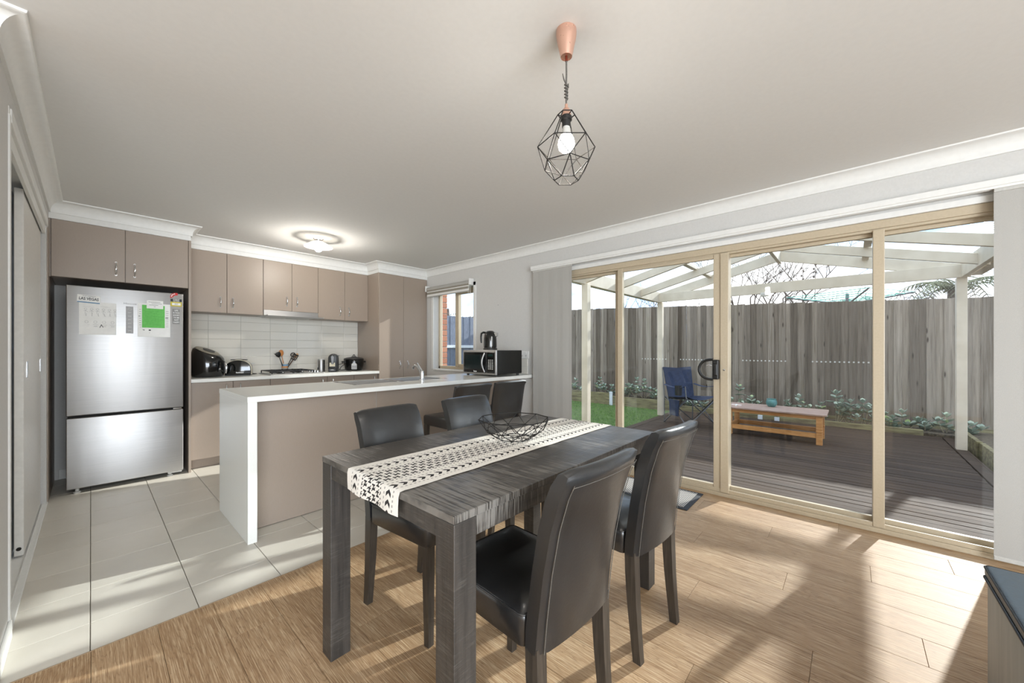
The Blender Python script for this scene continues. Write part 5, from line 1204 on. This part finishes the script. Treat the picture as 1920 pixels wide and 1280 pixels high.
for i, (y, zt) in enumerate(PL):
    base_z = 0.12 if y > 2.7 else 0.0
    px_ = 8.26+rnd.uniform(-0.09, 0.06); t = thing('succulent_plant', 'grey-green paddle-leaved succulent ' + words_[i], 'plant', (px_, y, base_z), 0, 'grey-green succulents along the fence')
    heads = [(0.0, 0.0, zt-base_z-0.02)] + [(rnd.uniform(-0.20, 0.10), rnd.uniform(-0.19, 0.19), max(0.06, (zt-base_z)*rnd.uniform(0.35, 0.75))) for _ in range(3 if zt < 0.3 else 4)]
    sm = MB(); leaves = []
    for hi, (hx, hy, hz) in enumerate(heads):
        sm.tube([(hx*0.2, hy*0.2, -0.03), (hx*0.65, hy*0.65, hz*0.45), (hx, hy, hz)], [0.008, 0.007, 0.004], 5)
        tiers = 3 if hi == 0 and zt > 0.3 else 2
        for k_ in range(tiers):
            zz = hz-0.062*k_; nl = 4
            for a in range(nl):
                an = 2*pi*a/nl+k_*0.8+rnd.uniform(-.25, .25); leaves.append((hx*(zz/hz if hz > 0.01 else 1), hy*(zz/hz if hz > 0.01 else 1), zz, an, -0.75+0.45*k_+rnd.uniform(-.2, .2), rnd.uniform(1.0, 1.5)*(0.85+0.15*k_)))
    sm.build('stem', STEM, t, world=False)
    for (lx, ly, lz, an, pt, sc) in leaves:
        o = link('leaf', leafm, t); o.location = (lx, ly, lz); o.rotation_euler = (0, pt, an); o.scale = (sc, sc, sc)

# ------------------------------------------------------------------ garden furniture
cc = thing('camping_chair', 'folding navy canvas camping chair with grey tube legs on the deck', 'camping chair', (6.62, 1.98, DZ), radians(146))
def cloth(sections, th=0.006):
    mb = MB(); n_ = len(sections[0]); V = [p for s_ in sections for p in s_]; F = []
    for a in range(len(sections)-1):
        for b in range(n_-1): q = a*n_+b; F.append((q, q+1, q+n_+1, q+n_))
    return V, F
def sheet3(V, F, th):
    k_ = len(V); V2 = V+[(p[0], p[1]-th, p[2]-th*0.3) for p in V]; return V2, F+[tuple(k_+q for q in reversed(f)) for f in F]
secs = []
for q in range(9):
    u = q/8; hw = 0.25+0.03*u; z = 0.40+0.54*u
    secs.append([(hw*v_, -0.20-0.12*u-0.045*(1-v_*v_)*(0.4+0.6*sin(pi*u)), z-0.02*(1-abs(v_))*(u)) for v_ in [-1+0.2*w_ for w_ in range(11)]])
V, F = cloth(secs); V, F = sheet3(V, F, 0.010); MB().quads(V, F).build('backrest', NAVY, cc, world=False, smooth=60)
secs = []
for q in range(8):
    u = q/7; yy = -0.21+0.48*u
    secs.append([(0.265*v_, yy, 0.44+0.05*u-0.055*(1-v_*v_)) for v_ in [-1+0.2*w_ for w_ in range(11)]])
V, F = cloth(secs); V, F = sheet3(V, F, 0.008); MB().quads(V, F).build('seat', NAVY, cc, world=False, smooth=60)
for sx in (-1, 1):
    secs = []
    for q in range(7):
        u = q/6; yy = -0.24+0.48*u; secs.append([(sx*(0.29+0.035*v_), yy, 0.655-0.03*sin(pi*u)-0.008*v_*v_) for v_ in (-1, -0.5, 0, 0.5, 1)])
    V, F = cloth(secs); V, F = sheet3(V, F, 0.004); MB().quads(V, F).build('armrest', NAVY, cc, world=False, smooth=60)
    MB().tube([(sx*0.28, -0.28, 0.0), (sx*0.285, -0.28, 0.45), (sx*0.285, -0.33, 0.93)], 0.009, 8).build('rear_upright', GREYTUBE, cc, world=False)
    MB().tube([(sx*0.285, 0.24, 0.655), (sx*0.28, 0.26, 0.46)], 0.009, 8).build('arm_post', GREYTUBE, cc, world=False)
    MB().tube([(sx*0.28, -0.27, 0.02), (sx*0.28, 0.27, 0.47)], 0.009, 8).build('leg', GREYTUBE, cc, world=False)
    MB().tube([(sx*0.27, 0.27, 0.02), (sx*0.27, -0.26, 0.45)], 0.009, 8).build('leg', GREYTUBE, cc, world=False)
    MB().tube([(sx*0.28, 0.275, 0.012), (-sx*0.28, 0.275, 0.46)], 0.009, 8).build('leg', GREYTUBE, cc, world=False)
    MB().tube([(sx*0.28, -0.285, 0.012), (-sx*0.28, -0.285, 0.44)], 0.009, 8).build('leg', GREYTUBE, cc, world=False)
    for yy in (-0.28, 0.275): MB().lathe([(0, 0), (0.020, 0), (0.018, 0.022), (0.010, 0.03), (0, 0.03)], (sx*0.28, yy, 0), 12).build('foot', BLACK, cc, world=False)
MB().lathe([(0.052, 0.655), (0.056, 0.655), (0.050, 0.50), (0, 0.50), (0, 0.504), (0.046, 0.504)], (0.30, 0.10, 0), 16).build('cup_holder', BLACK, cc, world=False)
MB().prism([(-0.10, 0.16), (0.10, 0.16), (0.12, 0.42), (-0.12, 0.42)], 'x', -0.305, -0.285, 0.004, M=Matrix.Translation((0.6, 0.0, 0))).build('side_pocket', NAVY, cc, world=False)

be = thing('garden_bench', 'low golden pine bench table with square grooved legs on the deck', 'bench', (6.55, 0.82, DZ))
BX0, BX1, BY0, BY1, BZ = 6.25, 6.86, 0.225, 1.41, 0.36
for i in range(4): MB().box(BX0+0.1525*i+0.0008, BX0+0.1525*(i+1)-0.0008, BY0, BY1, BZ-0.024, BZ, 0.006, 2).build('top_board', BENCHT, be)
for x in (BX0+0.045, BX1-0.065): MB().box(x, x+0.02, BY0+0.09, BY1-0.09, BZ-0.075, BZ-0.024, 0.002).build('apron', BENCHW, be)
for yy in (BY0+0.06, BY1-0.08): MB().box(BX0+0.09, BX1-0.09, yy, yy+0.02, BZ-0.075, BZ-0.024, 0.002).build('apron', BENCHW, be)
for x in (BX0+0.03, BX1-0.095):
    for yy in (BY0+0.045, BY1-0.11):
        lg = MB(); s_ = 0.065
        lg.box(x, x+s_, yy, yy+s_, DZ, DZ+0.150, 0.004).box(x+0.006, x+s_-0.006, yy+0.006, yy+s_-0.006, DZ+0.150, DZ+0.160).box(x-0.002, x+s_+0.002, yy-0.002, yy+s_+0.002, DZ+0.160, DZ+0.185, 0.004).box(x+0.006, x+s_-0.006, yy+0.006, yy+s_-0.006, DZ+0.185, DZ+0.195).box(x, x+s_, yy, yy+s_, DZ+0.195, BZ-0.0245, 0.004)
        lg.build('leg', BENCHW, be)
for x in (BX0+0.045, BX1-0.080): MB().box(x, x+0.035, BY0+0.11, BY1-0.11, DZ+0.085, DZ+0.145, 0.003).build('stretcher', BENCHW, be)
for yy in (BY0+0.06, BY1-0.095): MB().box(BX0+0.095, BX1-0.095, yy, yy+0.035, DZ+0.085, DZ+0.145, 0.003).build('stretcher', BENCHW, be)
tp_ = thing('ceramic_pot', 'round teal glazed pot standing on the pine bench', 'pot', (6.67, 0.865, BZ))
MB().lathe([(0, 0.001), (0.042, 0.001), (0.062, 0.025), (0.070, 0.060), (0.062, 0.095), (0.056, 0.104), (0.060, 0.116), (0.054, 0.116), (0.050, 0.104), (0.055, 0.09), (0.062, 0.06), (0.05, 0.03), (0, 0.02)], (6.67, 0.865, BZ), 26).build('pot', TEAL, tp_, smooth=40)
MB().lathe([(0, 0.085), (0.054, 0.085), (0.054, 0.08), (0, 0.08)], (6.67, 0.865, BZ), 18).build('soil', SOIL, tp_)
pk = thing('paper_packet', 'small pale flat packet lying on the left end of the bench', 'packet', (6.42, 1.27, BZ))
MB().box(6.38, 6.45, 1.205, 1.325, BZ+0.0005, BZ+0.022, 0.003).build('packet', mat('pale_pink_card', (214, 196, 188), 0.7, fn=speckle((208, 190, 182), (220, 202, 194), 30)), pk)
MB().box(6.379, 6.4515, 1.255, 1.275, BZ+0.0002, BZ+0.0226).build('band', PAPER, pk)

# ------------------------------------------------------------------ beyond the fence: bare trees, palm, clothesline, side gate
def bare_tree(name, label, base, height, spread, seed, levels=5, r0=0.09, up=0.55, kids=(3, 4)):
    rnd = random.Random(seed); t = thing(name, label, 'tree', base, 0, 'bare trees beyond the fence')
    tr = MB(); tw = bmesh.new()
    def seg(bm_, a, b, ra, rb, n_):
        d = (b-a).normalized(); u = Vector((0, 0, 1)) if abs(d.z) < 0.9 else Vector((1, 0, 0)); x = u.cross(d).normalized(); y_ = d.cross(x)
        A = [bm_.verts.new(a+(x*cos(2*pi*j/n_)+y_*sin(2*pi*j/n_))*ra) for j in range(n_)]; B = [bm_.verts.new(b+(x*cos(2*pi*j/n_)+y_*sin(2*pi*j/n_))*rb) for j in range(n_)]
        for j in range(n_): bm_.faces.new((A[j], A[(j+1) % n_], B[(j+1) % n_], B[j]))
    def grow(p, d, L, r, lev):
        q = p
        for s_ in range(3):
            d = (d+Vector((rnd.gauss(0, .10), rnd.gauss(0, .10), rnd.gauss(0.04, .06)))).normalized(); e = q+d*L/3
            seg(tw, q, e, r*(1-0.18*s_), r*(1-0.18*(s_+1)), 5 if lev < 2 else 3)
            if lev < levels and s_ > 0:
                for _ in range(rnd.randint(1, 2)):
                    a = rnd.uniform(0, 6.28); side = Vector((cos(a), sin(a), rnd.uniform(-0.1, 0.6))); nd = (d*up+side*spread).normalized()
                    grow(e, nd, L*rnd.uniform(0.58, 0.82), r*0.58, lev+1)
            q = e
    top = Vector((0, 0, height*0.34)); tr.tube([(0, 0, -0.1), (0.03, 0.02, height*0.18), top], [r0*1.3, r0*1.05, r0*0.9], 8); tr.build('trunk', BARK, t, world=False)
    for i in range(rnd.randint(*kids)):
        a = 2*pi*i/3+rnd.uniform(-.5, .5); grow(top, Vector((cos(a)*spread, sin(a)*spread, 1)).normalized(), height*0.30, r0*0.7, 1)
    me = bpy.data.meshes.new('branches'); tw.to_mesh(me); tw.free(); me.materials.append(BARK); o = link('branches', me, t); o['kind'] = 'stuff'
bare_tree('bare_tree', 'tall bare tree seen through the pergola gable, left of the ridge', (13.6, 2.35, -0.2), 4.9, 0.50, 5, r0=0.055)
bare_tree('bare_tree', 'bare tree with dense twigs just left of the pergola ridge', (14.5, 1.55, -0.2), 5.0, 0.55, 9, r0=0.055)
bare_tree('bare_tree', 'wide low bare tree behind the fence, under the tie beam', (11.2, 0.45, -0.2), 3.1, 0.95, 13, r0=0.05)
bare_tree('bare_tree', 'low bare tree behind the fence near the right door mullion', (10.8, -0.35, -0.2), 3.0, 0.95, 17, r0=0.05)
bare_tree('bare_tree', 'sparse bare tree behind the fence at the left glass panels', (12.5, 5.2, -0.2), 3.8, 0.70, 23, levels=4, r0=0.035)
bare_tree('bare_tree', 'thin bare tree behind the fence right of the far pergola post', (12.0, 3.3, -0.2), 3.3, 0.60, 27, levels=4, r0=0.03)
for (x, y, zt, lab) in ((12, 0.905, 3.28, 'thin upright bare stalk with buds, left one above the tie beam'), (12, 0.66, 3.42, 'thin upright bare stalk with buds, right one above the tie beam')):
    t = thing('flower_stalk', lab, 'plant', (x, y, -0.16), 0, 'bare stalks beyond the fence')
    m = MB(); m.tube([(x, y, -0.16), (x+0.02, y+0.01, 1.8), (x, y-0.01, zt)], [0.02, 0.012, 0.006], 6); m.build('stem', BARK, t)
    for q in range(5): MB().lathe([(0, -0.03), (0.022, -0.01), (0.020, 0.02), (0, 0.035)], (x+0.02*(-1)**q, y+0.022*(-1)**q, zt-0.42+0.10*q), 6).build('bud', BARK, t)
pm = thing('palm_tree', 'palm with drooping feathery fronds beyond the fence behind the right post', 'tree', (11.4, -1.55, -0.2))
MB().tube([(11.4, -1.55, -0.2), (11.42, -1.52, 1.4), (11.4, -1.55, 2.45)], [0.16, 0.13, 0.11], 10).build('trunk', BARK, pm)
rnd = random.Random(31)
for q in range(16):
    a = 2*pi*q/16+rnd.uniform(-.15, .15); el_ = rnd.uniform(0.25, 1.0); L = rnd.uniform(0.9, 1.4); mb = MB(); pts = []
    for s_ in range(9):
        u = s_/8; pts.append(Vector((11.4+cos(a)*L*u, -1.55+sin(a)*L*u, 2.42+el_*L*u*0.75-0.85*L*u*u*u)))
    mb.tube(pts, [0.014*(1-0.8*s_/8) for s_ in range(9)], 5)
    for s_ in range(1, 9):
        for w_ in (0.0, 0.5):
            p = pts[s_-1].lerp(pts[s_], w_); d = (pts[s_]-pts[s_-1]).normalized(); sd_ = d.cross(Vector((0, 0, 1))).normalized(); ll = 0.26*(1-0.5*abs(s_/8-0.4))
            for sg in (-1, 1):
                e = p+sd_*sg*ll*0.8+d*ll*0.35+Vector((0, 0, -0.10*ll/0.2)); mid = p.lerp(e, 0.4)+Vector((0, 0, 0.02)); w2 = d*0.010
                mb.quads([p-w2, p+w2, mid+w2, e, mid-w2], [(0, 1, 2, 3, 4)])
    mb.build('frond', FROND, pm)
cl_ = thing('clothesline', 'teal lined folding clothesline showing just above the fence top', 'clothesline', (9.6, 0.1, -0.16))
MB().tube([(9.6, 0.05, -0.16), (9.6, 0.05, 2.26)], 0.025, 10).build('post', GREYTUBE, cl_)
for a in (0.3, 1.87, 3.44, 5.01): MB().tube([(9.6, 0.05, 2.05), (9.6+0.95*cos(a), 0.05+0.95*sin(a), 2.23)], 0.014, 8).build('arm', GREYTUBE, cl_)
for rr, zz in ((0.95, 2.232), (0.82, 2.205), (0.69, 2.178), (0.56, 2.15)):
    MB().tube([(9.6+rr*cos(a), 0.05+rr*sin(a), zz) for a in (0.3, 1.87, 3.44, 5.01)], 0.006, 6, True).build('line', TEALROPE, cl_)
gt = thing('side_gate', 'blue-grey paling gate with a pale rail, seen through the kitchen window', 'gate', (6.5, 8.0, -0.16))
y = 8.0; x = 5.5; i = 0
while x < 8.5:
    MB().box(x, x+0.115, y+(0.012 if i % 2 else 0), y+0.018+(0.012 if i % 2 else 0), -0.12, 2.10, 0.002, 1).build('paling', BLUEGREY, gt); x += 0.118; i += 1
for z in (0.35, 1.24): MB().box(5.5, 8.5, y-0.035, y, z, z+0.075, 0.003).build('rail', CREAMREND, gt)
hdg = thing('leafy_tree', 'dark leafy tree behind the side gate in the kitchen window', 'tree', (8.2, 10.3, -0.16))
MB().tube([(8.2, 10.3, -0.16), (8.25, 10.3, 1.5), (8.2, 10.35, 2.6)], [0.12, 0.10, 0.06], 8).build('trunk', BARK, hdg)
lb = bmesh.new(); rnd = random.Random(41)
for q in range(2600):
    th, ph_, rr = rnd.uniform(0, 6.28), rnd.uniform(-1, 1), rnd.uniform(0.45, 1.0)**0.5
    p = Vector((8.2+1.7*rr*cos(th)*sqrt(1-ph_*ph_), 10.3+1.7*rr*sin(th)*sqrt(1-ph_*ph_), 2.7+1.3*rr*ph_)); a = Vector((rnd.gauss(0, 1), rnd.gauss(0, 1), rnd.gauss(0, 1))).normalized(); b = a.orthogonal().normalized(); c_ = 0.055
    lb.faces.new([lb.verts.new(p+v_) for v_ in (-a*c_, b*c_*0.5, a*c_, -b*c_*0.5)])
me = bpy.data.meshes.new('foliage'); lb.to_mesh(me); lb.free(); me.materials.append(mat('dark_foliage', (70, 80, 62), 0.6, fn=speckle((54, 64, 46), (96, 106, 84), 3))); link('foliage', me, hdg)['kind'] = 'stuff'
